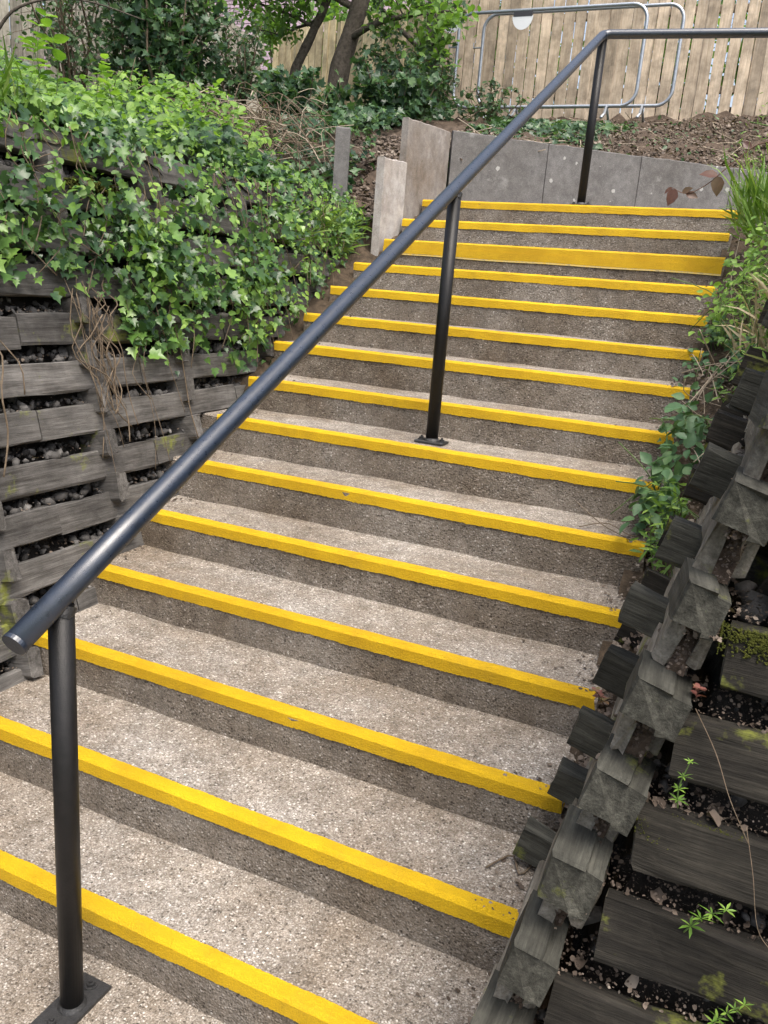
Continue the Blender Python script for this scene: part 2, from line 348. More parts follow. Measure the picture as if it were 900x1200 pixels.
# leaf templates: base at origin, tip +Y, face +Z
def fan(outline, centre):
    V = [centre] + outline; k = len(outline)
    return np.array(V, float), np.array([(0, i + 1, (i + 1) % k + 1) for i in range(k)])
def sym(right, tip, base=(0, 0, 0)):
    return [base] + right + [tip] + [(-x, y, z) for x, y, z in reversed(right)]
T_IVY = fan(sym([(0.20, -0.10, 0.01), (0.52, 0.08, 0.09), (0.33, 0.27, 0.02), (0.47, 0.53, 0.10), (0.20, 0.58, 0.01)], (0, 1.0, -0.14)), (0, 0.33, -0.05))
T_OVATE = fan(sym([(0.20, 0.10, 0.04), (0.34, 0.38, 0.07), (0.24, 0.70, 0.03)], (0, 1.0, -0.14)), (0, 0.45, -0.04))
T_LANCE = fan(sym([(0.09, 0.25, 0.03), (0.11, 0.55, 0.02)], (0, 1.0, -0.10)), (0, 0.45, 0.0))
def blade_t():
    V, F = [], []
    for i, (y, z, w_) in enumerate(((0, 0, .035), (.35, .0, .035), (.7, -.06, .026), (1.0, -.25, .004))):
        V += [(-w_, y, z), (w_, y, z)]
    for i in range(3): F += [(2 * i, 2 * i + 1, 2 * i + 3), (2 * i, 2 * i + 3, 2 * i + 2)]
    return np.array(V, float), np.array(F)
T_BLADE = blade_t()
T_CHIP = fan([(0.5, 0.1, .1), (0.2, 0.6, 0), (-0.3, 0.5, .12), (-0.5, 0, 0), (-0.2, -0.4, .1), (0.3, -0.4, 0)], (0, 0, 0.05))
def ico():
    p = (1 + 5 ** .5) / 2
    V = norm(np.array([(-1, p, 0), (1, p, 0), (-1, -p, 0), (1, -p, 0), (0, -1, p), (0, 1, p), (0, -1, -p), (0, 1, -p), (p, 0, -1), (p, 0, 1), (-p, 0, -1), (-p, 0, 1)]))
    F = np.array([(0, 11, 5), (0, 5, 1), (0, 1, 7), (0, 7, 10), (0, 10, 11), (1, 5, 9), (5, 11, 4), (11, 10, 2), (10, 7, 6), (7, 1, 8), (3, 9, 4), (3, 4, 2), (3, 2, 6), (3, 6, 8), (3, 8, 9), (4, 9, 5), (2, 4, 11), (6, 2, 10), (8, 6, 7), (9, 8, 1)])
    return V, F
T_ICO = ico()
def rots(nrm, tip):
    z = norm(nrm); y = norm(tip - z * (tip * z).sum(-1, keepdims=True)); x = np.cross(y, z)
    return np.stack([x, y, z], axis=-1)
def scatter(tmpl, pos, R, s, jitter=0.0):
    V, F = tmpl; s = np.asarray(s, float); n = len(pos)
    if s.ndim == 1: s = np.repeat(s[:, None], 3, 1)
    W = V[None] * s[:, None, :]
    if jitter: W = W * (1 + rng.normal(0, jitter, (n, len(V), 1)))
    W = np.einsum('nij,nkj->nki', R, W) + np.asarray(pos)[:, None, :]
    FF = F[None] + (np.arange(n) * len(V))[:, None, None]
    return W.reshape(-1, 3), FF.reshape(-1, F.shape[1])
def rand_dirs(n): return norm(rng.normal(size=(n, 3)))
def cat(ps):
    V, F, o = [], [], 0
    for v, f in ps:
        V.append(v); F.append(f + o); o += len(v)
    return np.concatenate(V), np.concatenate(F)

# ------------------------------------------------------------------ levels of the place
YS = [0.0, 0.3104, 0.6296, 0.9725, 1.3224, 1.6486, 1.95, 2.2456, 2.5846, 2.8997, 3.2303, 3.5522, 3.8622, 4.188, 4.5091, 4.8505]
ZS = [0.0, 0.1597, 0.3347, 0.4914, 0.6489, 0.8139, 0.9898, 1.1609, 1.3211, 1.4955, 1.6514, 1.8157, 1.9746, 2.149, 2.311, 2.4795]
def stair_z(y): return float(np.interp(y, YS, ZS))
def left_x(z): return -0.88 - 0.25 * (z - 0.5)
def right_x(z): return 1.124 + 0.25 * (z - 0.6)
def front_y(z): return 0.222 + 0.25 * (z - 0.6)

# thin plate surface for the banks
def tps(ctrl):
    c = np.array(ctrl, float); X = c[:, :2]; n = len(c)
    def U(r2): return np.where(r2 > 1e-12, 0.5 * r2 * np.log(r2 + 1e-12), 0.0)
    K = U(((X[:, None] - X[None]) ** 2).sum(-1)) + 0.02 * np.eye(n); P = np.c_[np.ones(n), X]
    A = np.block([[K, P], [P.T, np.zeros((3, 3))]]); wv = np.linalg.solve(A, np.r_[c[:, 2], 0, 0, 0])
    def f(x, y):
        x, y = np.asarray(x, float), np.asarray(y, float); q = np.stack([x, y], -1)
        r2 = ((q[..., None, :] - X) ** 2).sum(-1)
        return U(r2) @ wv[:n] + wv[n] + wv[n + 1] * x + wv[n + 2] * y
    return f
bank_z = tps([(-1.35, -1.5, 2.2), (-1.35, 0.5, 2.25), (-1.35, 2, 2.27), (-1.38, 3.3, 2.3), (-1.38, 4.4, 2.33), (-1.25, 4.8, 2.5), (-1.2, 5.1, 2.75), (-1.2, 5.4, 2.92),
              (-0.5, 5.85, 2.93), (0.2, 6.3, 2.93), (0.95, 6.75, 2.92), (2.5, 7.7, 3.0), (4.5, 8.2, 3.2), (-2.6, 8.6, 3.72), (0, 8.6, 3.75), (2, 8.6, 3.75), (4, 8.8, 3.8),
              (-3, 3, 2.72), (-4, 4, 3.02), (-5.7, 5.2, 3.45), (-4, 6, 3.2), (-3, 7, 3.42), (-5.2, 9.2, 3.75), (-3, 0, 2.75), (-5.5, 1, 3.4), (-1.8, 5.5, 2.98), (-8, 9, 4.0), (-8, 2, 3.9), (-8, -2, 3.8), (-4, -2, 3.0), (-2, 4.4, 2.55)])
PANEL = [(-1.07, 5.33), (-0.42, 5.77), (0.24, 6.21), (0.92, 6.66), (1.62, 7.10), (2.35, 7.45)]   # foot line of the gravel boards behind the landing
def panel_y(x): return np.interp(x, [p[0] for p in PANEL], [p[1] for p in PANEL])

# ------------------------------------------------------------------ setting: ground sheets
def grid_sheet(name, mat, x0, x1, y0, y1, st, zf, keep, rough=0.03):
    xs = np.arange(x0, x1 + st / 2, st); ys = np.arange(y0, y1 + st / 2, st)
    X, Y = np.meshgrid(xs, ys); Z = zf(X, Y) + rng.normal(0, rough, X.shape)
    ny, nx = X.shape; idx = np.arange(nx * ny).reshape(ny, nx)
    cx = (X[:-1, :-1] + X[1:, 1:]) / 2; cy = (Y[:-1, :-1] + Y[1:, 1:]) / 2; k = keep(cx, cy)
    F = np.stack([idx[:-1, :-1], idx[:-1, 1:], idx[1:, 1:], idx[1:, :-1]], -1)[k]
    V = np.stack([X, Y, Z], -1).reshape(-1, 3)
    used = np.unique(F); mp = -np.ones(len(V), int); mp[used] = np.arange(len(used))
    return tag(mk(name, V[used], mp[F], mat, smooth=True), kind='structure')
grid_sheet('bank', SOIL_B, -9, 7.0, -3, 9.0, 0.09, lambda x, y: bank_z(x, y),
           lambda x, y: ((x < -1.36) & (y < 4.75)) | ((x < -1.14) & (y >= 4.6) & (y < 5.45)) | ((y > panel_y(x) + 0.06) & (x >= -1.14)) | ((x < -1.14) & (y >= 5.45)))
right_bank_z = tps([(1.6, 0.7, 2.12), (1.65, 2.5, 2.18), (3, .7, 2.14), (1.7, 4.0, 2.42), (1.75, 4.7, 2.5), (4, 0.8, 2.4), (4, 4.7, 2.6), (6, 2, 2.7), (2.6, 2.5, 2.4), (1.45, 4.6, 2.45)])
grid_sheet('right_bank', SOIL, 1.5, 6.5, 0.7, 4.85, 0.06, right_bank_z, lambda x, y: x > 1.58, rough=0.012)
far = [(-900, -900, -2.4), (900, -900, -2.4), (900, 900, -2.4), (-900, 900, -2.4)]
tag(mk('ground', far, [(0, 1, 2, 3)], GRASSGND), kind='structure')
back = [(-60, 8.9, 3.62), (60, 8.9, 3.62), (60, 120, 4.6), (-60, 120, 4.6)]
tag(mk('garden_ground', back, [(0, 1, 2, 3)], GRASSGND), kind='structure')
V, F = box(-1.6, 6.0, -3.2, 0.35, -0.3, 0.0); tag(mk('lower_landing', V, F, TREAD), kind='structure')
V, F = box(-1.05, 4.5, 4.9, 8.0, 2.2, 2.474); tag(mk('upper_landing', V, F, TREAD), kind='structure')
def verge(name, side):
    V, F = [], []; ys = np.linspace(-0.3, 4.85, 90)
    for y in ys:
        zz = stair_z(max(y, 0)) + (0.0 if y > 0 else 0)
        xin = (-1.03 if side < 0 else 1.06); xo = (left_x(zz) - 0.16 if side < 0 else right_x(zz) + 0.16)
        for q in np.linspace(0, 1, 7):
            V.append((xin + (xo - xin) * q, y + rng.normal(0, .01), zz - 0.115 + 0.09 * q + rng.normal(0, 0.012)))
    for i in range(len(ys) - 1):
        for j in range(6):
            a = i * 7 + j; F.append((a, a + 1, a + 8, a + 7) if side > 0 else (a, a + 7, a + 8, a + 1))
    return tag(mk(name, V, F, SOIL, smooth=True), kind='structure')
verge('left_verge', -1); verge('right_verge', 1)

# ------------------------------------------------------------------ staircase
stairs = thing('concrete_staircase', (0, 0, 0), 'flight of exposed aggregate concrete steps with yellow painted edges', 'staircase')
XL = [-1.0, -0.95, -0.95, -0.95, -0.96, -0.97, -0.99, -1.0, -1.05, -1.09, -1.10, -1.11, -1.11, -1.06, -1.075, -1.075]
XR = [1.10, 1.10, 1.10, 1.10, 1.105, 1.115, 1.125, 1.12, 1.115, 1.13, 1.125, 1.11, 1.105, 1.10, 1.09, 1.115]
for i in range(1, 16):
    x0 = (XL[i] if i > 7 else -1.12 - 0.004 * i); x1 = XR[i] + 0.004 * (i % 3); n = 90; xs = np.linspace(x0, x1, n)
    y, z = YS[i], ZS[i]; yb = (YS[i + 1] if i < 15 else y + 0.3) + 0.03; zb = ZS[i - 1] - 0.03
    prof = [(y, zb), (yb, zb), (yb, z - 0.001), (y + 0.05, z - 0.001), (y + 0.010, z - 0.001), (y, z - 0.010), (y, z - 0.06)]
    zero = np.zeros(n); e1 = smooth_noise(n, 0.0018, 3)
    wav = smooth_noise(n, 0.003, 9)
    jit = [(wav, zero), (zero, zero), (zero, smooth_noise(n, .002, 8)), (zero, smooth_noise(n, .0006, 5)), (e1, smooth_noise(n, .0006, 3)), (e1, e1), (wav * .5, zero)]
    V, F = sweep_x(prof, xs, jit)
    fm = []
    for s_ in range(n - 1): fm += [0, 0, 0, 0, 0, 1, 1]
    fm += [1, 1]
    st = mk('step', V, F, [TREAD, RISER], stairs, fmats=fm)
    # painted edge: a coat wrapped over the arris
    h = 0.046; d = 0.043
    n = 420; xs = np.linspace(XL[i], XR[i] - 0.004, n); jb = smooth_noise(n, 0.0010, 1) + smooth_noise(n, 0.0009, 14); jk = smooth_noise(n, 0.0008, 1) + smooth_noise(n, 0.0008, 12); jf = smooth_noise(n, 0.0003, 10); jt = smooth_noise(n, 0.0003, 8)
    prof = [(y + 0.012, z - h), (y + 0.02, z - 0.012), (y + d, z - 0.008), (y + d, z + 0.0030), (y + 0.007, z + 0.0045), (y - 0.0045, z - 0.006), (y - 0.0045, z - h)]
    jit = [(np.zeros(n), jb), (np.zeros(n), np.zeros(n)), (jk, np.zeros(n)), (jk, jt), (jf, jt), (jf, jt), (jf, jb)]
    V, F = sweep_x(prof, xs, jit); V[:7, 0] += rng.normal(0, .003, 7); V[-7:, 0] += rng.normal(0, .005, 7)
    st_p = mk('yellow_edge', V, F, YELLOW, st)
    if i == 13:
        prof = [(y + 0.012, z - 0.088), (y + 0.012, z - h - .004), (y - 0.0085, z - h + .004), (y - 0.0085, z - 0.088)]
        jb = smooth_noise(n, 0.002, 60)
        V, F = sweep_x(prof, xs, [(np.zeros(n), jb), (np.zeros(n), np.zeros(n)), (jf, np.zeros(n)), (jf, jb)])
        mk('overpainted_band', V, F, [YELLOW, YFADE], st, fmats=None)
        prof = [(y + 0.012, z - 0.098), (y + 0.012, z - 0.084), (y - 0.0078, z - 0.084), (y - 0.0078, z - 0.098)]
        V, F = sweep_x(prof, xs, [(np.zeros(n), jb), (np.zeros(n), np.zeros(n)), (jf, np.zeros(n)), (jf, jb)])
        mk('worn_band', V, F, YFADE, st)

# ------------------------------------------------------------------ handrail
RX = 0.08; RR = 0.0282
rail = thing('handrail', (RX, 0.162, 0), 'black painted steel tube handrail up the middle of the steps', 'handrail')
PY = [0.162, 2.396, 4.903, 5.265]; PZ = [0.0, ZS[7], ZS[15], 2.474]; PX = [RX, RX, RX, 3.28]
def rail_z(y): return y * 0.165 / 0.323 + 1.039
bend = np.array([RX, PY[2], rail_z(PY[2])]); start = np.array([RX, 0.035, rail_z(0.035)])
dirr = norm(bend - start)
pts = [start + dirr * s for s in np.linspace(0, np.linalg.norm(bend - start) - 0.05, 14)]
end = np.array([3.6, 5.30, bend[2] + 0.0])
dir2 = norm(end - bend)
for a in np.linspace(0, 1, 5)[1:-1]:
    pts.append((1 - a) ** 2 * (bend - dirr * .05) + 2 * a * (1 - a) * bend + a * a * (bend + dir2 * .05))
pts += [bend + dir2 * s for s in np.linspace(0.05, 3.5, 6)]
V, F = tube(pts, RR, 28)
mk('rail_tube', V, F, BLACK, rail, smooth=True)
V, F = tube([start - dirr * 0.004, start - dirr * 0.0035, start + dirr * 0.0065, start + dirr * 0.0068], [RR * 0.93, RR * 1.03, RR * 1.03, RR * .9], 28)
mk('end_cap', V, F, BLACK, rail)
RX0 = RX
for py, pz, RX in zip(PY, PZ, PX):
    top = (rail_z(py) if RX < 1 else bend[2]) - 0.02
    V, F = tube([(RX, py, pz + 0.008), (RX, py, top)], 0.0285, 24)
    po = mk('post', V, F, BLACK_MATT, rail, smooth=False)
    for p_ in po.data.polygons: p_.use_smooth = len(p_.vertices) == 4
    ring = [(RX + 0.001, py, pz + 0.012 + 0.004 * q) for q in range(4)]
    V, F = tube(ring, [0.036, 0.034, 0.031, 0.0287], 20); mk('weld', V, F, BLACK_ROUGH, po)
    ring = [(RX, py - 0.004 + .004 * q, top - 0.025 + 0.008 * q) for q in range(4)]
    V, F = tube(ring, [0.0287, 0.0292, 0.0298, 0.0305], 20); mk('weld', V, F, BLACK_ROUGH, po)
    hx, hy = 0.046, 0.092
    if py > 1: hx, hy = 0.068, 0.045
    prof = [(-hy, 0.0), (hy, 0.0), (hy, 0.008), (hy - .003, 0.0105), (-hy + .003, 0.0105), (-hy, 0.008)]
    V, F = sweep_x(prof, np.linspace(-hx, hx, 8)); pl = mk('base_plate', V + np.array([0, 0, 0]), F, BLACK_ROUGH, po, (RX, py, pz + 0.001))
    bolts = [(0, -0.066), (0, 0.066)] if py < 1 else [(-0.05, 0), (0.05, 0)]
    for bx, by in bolts:
        c0 = np.array([RX + bx, py + by, pz + 0.0115])
        V1 = tube([c0, c0 + (0, 0, .003)], 0.017, 16); V2 = tube([c0 + (0, 0, .0032), c0 + (0, 0, .011)], 0.0115, 6); V3 = tube([c0 + (0, 0, .0112), c0 + (0, 0, .018)], 0.0055, 8)
        V, F = join([V1, V2, V3]); mk('bolt', V, F, BLACK_ROUGH, po)

# ------------------------------------------------------------------ left timber crib wall
UPL = (-0.2425, 0, 0.970); DZ = 0.179
lw = thing('timber_crib_wall', (left_x(0.0), 1.5, 0.0), 'grey weathered timber crib wall left of the steps, partly covered in ivy', 'retaining wall')
HL = [0.76 + DZ * k for k in range(-4, 9)]
LCOL = [-0.55, 0.2, 0.92, 1.53, 2.115, 2.85, 3.55, 4.3]
def level_start(z): return -1.2
for k, hz in enumerate(HL):
    pz = hz + 0.09; x = left_x(pz) - 0.055
    ymax = 4.52 - 0.04 * (k % 2)
    joints = [-1.3] + [c + 0.35 * ((k % 2) * 2 - 1) * 0.9 for c in LCOL[1:-1:2]] + [ymax]
    for a, b in zip(joints[:-1], joints[1:]):
        if stair_z(b) - 0.25 > pz and stair_z(a) - 0.25 > pz: continue
        if b - a < 0.15: continue
        dzj = rng.normal(0, 0.004)
        beam('plank', WOOD_L, lw, (x + rng.normal(0, .003), a + 0.003, pz + dzj), (x + rng.normal(0, .003), b - 0.003, pz + dzj + rng.normal(0, .004)), 0.045, 0.120, UPL, jit=0.0022)
    for c in LCOL:
        if stair_z(c) - 0.12 > hz: continue
        xe = left_x(hz); yy = c + rng.normal(0, 0.008)
        o = beam('header', WOOD_L, lw, (xe - 0.5, yy, hz - 0.12), (xe + 0.012 + rng.normal(0, .006), yy, hz), 0.062, 0.112, (-0.2425, 0, .97), jit=0.003, ch=0.008)
# fill behind
V, F = [], []
zs = np.linspace(-0.2, 2.42, 30); ys = np.linspace(-1.4, 4.6, 70)
for z in zs:
    for y in ys: V.append((left_x(z) - 0.135 + rng.normal(0, 0.016), y, z + rng.normal(0, .01)))
for i in range(len(zs) - 1):
    for j in range(len(ys) - 1):
        a = i * len(ys) + j; F.append((a, a + 1, a + 1 + len(ys), a + len(ys)))
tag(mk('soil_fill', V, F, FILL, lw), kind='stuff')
pos, sc_ = [], []
for hz in HL:
    n = 700; y = rng.uniform(-1.2, 4.5, n); dep = rng.beta(1.6, 1.6, n) * 0.10
    ok = np.array([stair_z(max(v, 0)) - 0.2 < hz for v in y]); y = y[ok]; dep = dep[ok]
    pos.append(np.c_[left_x(hz) - 0.140 + dep, y, hz - 0.032 + (0.10 - dep) * 0.6 * rng.uniform(0.1, 1, len(y))]); sc_.append((0.006 + .022 * rng.beta(1, 2.2, len(y))))
pos = np.concatenate(pos); s = np.concatenate(sc_)
S3 = np.c_[s * rng.uniform(.7, 1.5, len(s)), s * rng.uniform(.7, 1.5, len(s)), s * rng.uniform(.5, .9, len(s))]
R = rots(rand_dirs(len(pos)), rand_dirs(len(pos)))
V, F = scatter(T_ICO, pos, R, S3, 0.26); tag(mk('rubble_stones', V, F, STONE, lw), kind='stuff')

lc_p, lc_s = [], []
for hz in HL:
    n = 900; y = rng.uniform(-1.0, 4.4, n); ok = np.array([stair_z(max(v, 0)) - .2 < hz for v in y]); y = y[ok]; n = len(y); dp = rng.uniform(0, .11, n)
    lc_p.append(np.c_[left_x(hz + .01) - .038 - dp, y, hz - .028 + .010 * rng.random(n) + dp * .25]); lc_s.append(.003 + .016 * rng.beta(1, 3, n))
lc_p = np.concatenate(lc_p); lc_s = np.concatenate(lc_s)
V, F = scatter(T_CHIP, lc_p, rots(norm(rand_dirs(len(lc_p)) * .8 + np.array([.2, 0, 1])), rand_dirs(len(lc_p))), lc_s, .15)
tag(mk('wall_litter', V, F, DEADL), 'grit and dead leaf crumbs lying on the planks of the left wall', 'leaf litter', kind='stuff')

# ------------------------------------------------------------------ right timber crib wall (long face beside the steps, short face to the front)
UPR = (0.2425, 0, 0.970); UPF = (0, 0.2425, 0.970); DR = 0.18
rw = thing('timber_crib_wall', (1.3, 0.4, 0.0), 'dark mossy timber crib wall with stepped corner right of the steps', 'retaining wall')
HRz = [0.597 + DR * k for k in range(-3, 9)]
RCOL = [0.88, 1.63, 2.38, 3.13, 3.88, 4.6]
for k, hz in enumerate(HRz):
    pz = hz + 0.09
    fy = front_y(pz) + 0.06
    # front plank (faces the camera side), with its end showing at the corner
    xa = 1.256 + rng.normal(0, .008) + 0.25 * (pz - 0.6)
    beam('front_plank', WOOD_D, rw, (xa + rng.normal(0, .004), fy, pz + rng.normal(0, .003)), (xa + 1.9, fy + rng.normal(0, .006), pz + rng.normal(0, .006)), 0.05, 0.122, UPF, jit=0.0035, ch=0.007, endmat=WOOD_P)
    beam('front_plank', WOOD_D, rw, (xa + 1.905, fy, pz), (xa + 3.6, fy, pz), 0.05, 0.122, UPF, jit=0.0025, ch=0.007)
    # corner header: notched block, end grain to the front
    cx = 1.19 + 0.25 * (hz - 0.6); cy = front_y(hz)
    bw, bh = 0.049 + rng.normal(0, .003), 0.047 + rng.normal(0, .004)
    prof = [(-bw, -bh), (bw * 0.35, -bh), (bw * 0.35, -bh - .012), (bw, -bh - .012 + .004), (bw, bh - .012), (bw * .35, bh - .010), (bw * .30, bh), (-bw, bh)]
    xs = np.array([-0.17, -0.10, -0.04, -0.012, 0.0]); n5 = len(xs)
    V, F = sweep_x(prof, xs, [(smooth_noise(n5, .001, 1), smooth_noise(n5, .001, 1)) for _ in prof])
    V = V.reshape(n5, 8, 3); V[-1, :, 1] *= 0.93; V[-1, :, 2] *= 0.95; V[-1, 3:6, 0] -= 0.012; V = V.reshape(-1, 3)
    Rm = frame_from((rng.normal(0, .06), -1, rng.normal(0, .05)), (0.2425 + rng.normal(0, .05), 0, .97))   # length towards -y
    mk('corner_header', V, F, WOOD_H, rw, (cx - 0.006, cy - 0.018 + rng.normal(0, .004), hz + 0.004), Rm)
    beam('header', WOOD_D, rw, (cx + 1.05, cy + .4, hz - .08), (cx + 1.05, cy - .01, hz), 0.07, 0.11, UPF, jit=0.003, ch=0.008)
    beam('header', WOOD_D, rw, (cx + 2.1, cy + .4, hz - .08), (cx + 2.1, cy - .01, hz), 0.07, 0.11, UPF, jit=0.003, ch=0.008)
    # stretchers along the steps: outer and inner board
    for q, (off, hh, th) in enumerate(((0.040, 0.112, 0.030), (0.094, 0.110, 0.026))):
        ystart = fy + 0.012 + 0.014 * q + rng.normal(0, .008); jl = [ystart, 1.25 + 0.5 * (k % 2) + .1 * q, 2.75 + 0.4 * (k % 2), 4.72]
        for a, b in zip(jl[:-1], jl[1:]):
            if stair_z(a) - 0.22 > pz: continue
            dx = rng.normal(0, .004)
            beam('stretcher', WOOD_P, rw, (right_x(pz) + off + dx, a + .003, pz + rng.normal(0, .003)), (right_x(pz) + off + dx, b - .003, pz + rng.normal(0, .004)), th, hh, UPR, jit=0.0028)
    yb0 = fy + 0.01; yb1 = 1.9
    if stair_z(yb0) - .2 < pz:
        nb = 40; yy_ = np.linspace(fy + .024, yb1, nb); Vb = []; Fb = []
        for v_ in yy_:
            for xo_ in (0.046, 0.058, 0.070, 0.086, 0.118): Vb.append((right_x(pz) + xo_, v_, pz + 0.036 + rng.normal(0, .006)))
        i0 = len(Vb); nr = 6
        for r_ in range(nr):
            for xo_ in (0.050, 0.060, 0.070, 0.086): Vb.append((right_x(pz - .065 + .02 * r_) + xo_, fy + .018 + rng.normal(0, .004) + .006 * r_, pz - .065 + .02 * r_))
        for r_ in range(nr - 1):
            for b_ in range(3): a0_ = i0 + r_ * 4 + b_; Fb.append((a0_, a0_ + 1, a0_ + 5, a0_ + 4))
        for a_ in range(nb - 1):
            for b_ in range(4): Fb.append((a_ * 5 + b_, a_ * 5 + b_ + 1, a_ * 5 + b_ + 6, a_ * 5 + b_ + 5))
        tag(mk('debris_bed', Vb, Fb, SOIL_B, rw), kind='stuff')
    for j, c in enumerate(RCOL):
        if stair_z(c) - 0.13 > hz: continue
        yy = c + rng.normal(0, .012); xe = right_x(hz) - 0.060
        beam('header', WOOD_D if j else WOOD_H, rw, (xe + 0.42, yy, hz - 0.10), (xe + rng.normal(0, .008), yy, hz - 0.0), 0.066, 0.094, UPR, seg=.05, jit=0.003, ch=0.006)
V, F = [], []
path = [(1, y) for y in np.linspace(4.8, 0.36, 55)] + [(0, x) for x in np.linspace(0.30, 3.6, 45)]
zs = np.linspace(-0.2, 2.36, 28)
for z in zs:
    cx0 = right_x(z) + 0.17; cy0 = front_y(z) + 0.17
    for kk, v in path:
        if kk: V.append((cx0 + rng.normal(0, .015), max(v, cy0), z + rng.normal(0, .01)))
        else: V.append((max(cx0, 1.0 + v), cy0 + rng.normal(0, .015), z + rng.normal(0, .01)))
m_ = len(path)
for i in range(len(zs) - 1):
    for j in range(m_ - 1): F.append((i * m_ + j, i * m_ + j + 1, (i + 1) * m_ + j + 1, (i + 1) * m_ + j))
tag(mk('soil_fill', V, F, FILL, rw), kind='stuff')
pos, sz = [], []
chips_p, chips_s = [], []
for hz in HRz:
    n = 150; x = right_x(hz) + rng.uniform(0.12, 3.0, n); dep = rng.beta(1.2, 2.4, n) * 0.11
    pos.append(np.c_[x, front_y(hz) + 0.20 - dep, hz - 0.034 + (0.11 - dep) * 0.6 * rng.uniform(.1, 1, n)]); sz.append(rng.uniform(.006, .018, n) * rng.choice([.5, 1, 1.5], n))
    n = 2600; x = right_x(hz) + 0.10 + rng.beta(1.0, 1.6, n) * 2.4; dp = rng.uniform(0, 0.1, n)
    chips_p.append(np.c_[x, front_y(hz) + 0.055 + dp, hz - 0.030 + 0.012 * rng.random(n) + dp * 0.30]); chips_s.append(.002 + .014 * rng.beta(1, 4, n))
    n = 70; zz_ = hz + .09 - .06 + .1 * rng.random(n); chips_p.append(np.c_[right_x(zz_) + rng.uniform(.052, .084, n), front_y(hz + .09) + .06 + .014 + rng.normal(0, .004, n), zz_]); chips_s.append(.003 + .008 * rng.beta(1, 2, n))
    n = 900; y = front_y(hz + .09) + 0.015 + 1.6 * rng.beta(1, 2, n); n = len(y)
    chips_p.append(np.c_[right_x(hz + .09) + rng.uniform(.050, .12, n), y, hz + .128 + .010 * rng.random(n)]); chips_s.append(.003 + .010 * rng.beta(1, 2, n))
    n = 420; y = front_y(hz) + 0.02 + rng.uniform(0, 4.2, n); ok = np.array([stair_z(v) - .15 < hz for v in y]); y = y[ok]; n = len(y); dp = rng.uniform(0.02, 0.12, n)
    chips_p.append(np.c_[right_x(hz) + dp, y, hz - 0.035 + 0.03 * rng.random(n)]); chips_s.append(rng.uniform(.005, .018, n))
pos = np.concatenate(pos); s = np.concatenate(sz)
S3 = np.c_[s * rng.uniform(.7, 1.5, len(s)), s * rng.uniform(.7, 1.5, len(s)), s * rng.uniform(.5, .9, len(s))]
V, F = scatter(T_ICO, pos, rots(rand_dirs(len(pos)), rand_dirs(len(pos))), S3, 0.26); tag(mk('rubble_stones', V, F, STONE, rw), kind='stuff')
cp = np.concatenate(chips_p); cs = np.concatenate(chips_s)
nn = norm(rand_dirs(len(cp)) + np.array([0, -0.2, 1.1]))
V, F = scatter(T_CHIP, cp, rots(nn, rand_dirs(len(cp))), cs, 0.15)
tag(mk('leaf_litter', V, F, DEADL), 'dead leaf chips and woody litter lying on the right timber wall', 'leaf litter', kind='stuff')

# ------------------------------------------------------------------ concrete boards at the top of the steps
def slab(parent, p0, p1, z0a, z0b, z1a, z1b, th, mat, name='concrete_board'):
    p0, p1 = np.array(p0, float), np.array(p1, float); d = norm(p1 - p0); nrm = np.array([-d[1], d[0]]); n = 12
    V = []
    for i in range(n):
        f = i / (n - 1); q = p0 + (p1 - p0) * f; lo = z0a + (z0b - z0a) * f; hi = z1a + (z1b - z1a) * f
        c = 0.006; jh = rng.normal(0, .0025)
        for off, z in ((0, lo), (th, lo), (th, hi - c + jh), (th - c, hi + jh), (c, hi + jh), (0, hi - c + jh)):
            V.append((q[0] + nrm[0] * off - p0[0], q[1] + nrm[1] * off - p0[1], z - z0a))
    F = []
    for i in range(n - 1):
        for j in range(6): F.append((i * 6 + j, i * 6 + (j + 1) % 6, (i + 1) * 6 + (j + 1) % 6, (i + 1) * 6 + j))
    F += [tuple(range(5, -1, -1)), tuple((n - 1) * 6 + j for j in range(6))]
    return mk(name, V, F, mat, parent, (p0[0], p0[1], z0a))
gw = thing('concrete_board_wall', (-1.07, 5.3, 2.4), 'low wall of upright concrete boards around the top landing', 'retaining wall')
tops = [3.045, 3.03, 3.02, 3.015, 3.01, 3.0]
for i in range(len(PANEL) - 1):
    d = norm(np.array(PANEL[i + 1]) - np.array(PANEL[i])) * 0.003
    slab(gw, np.array(PANEL[i]) + d, np.array(PANEL[i + 1]) - d, 2.40, 2.40, tops[i], tops[i] - 0.012, 0.05, SLAB)
slab(gw, (-1.115, 4.57), (-1.085, 5.325), 2.25, 2.3, 2.985, 3.035, 0.05, SLAB_MID)
slab(gw, (-1.100, 4.19), (-1.100, 4.565), 1.98, 2.0, 2.665, 2.69, 0.055, SLAB_PALE)
cpz = float(bank_z(-1.52, 4.3))
prof = [(-.045, 0), (.045, 0), (.05, .006), (.05, .11), (-.05, .11), (-.05, .006)]
V = []; F = []
for z in (0, .3, .66, .672):
    e = 0.05 if z < .67 else 0.043
    V += [(-e, -e, z), (e, -e, z), (e, e, z), (-e, e, z)]
for i in range(3):
    for j in range(4): F.append((i * 4 + j, i * 4 + (j + 1) % 4, i * 4 + 4 + (j + 1) % 4, i * 4 + 4 + j))
F.append((12, 13, 14, 15))
a = math.radians(25); Rz = [[math.cos(a), -math.sin(a), 0], [math.sin(a), math.cos(a), 0], [0, 0, 1]]
tag(mk('concrete_post', V, F, SLAB, None, (-1.50, 4.34, 2.2), Rz), 'short square concrete post standing in the ivy behind the timber wall', 'post')

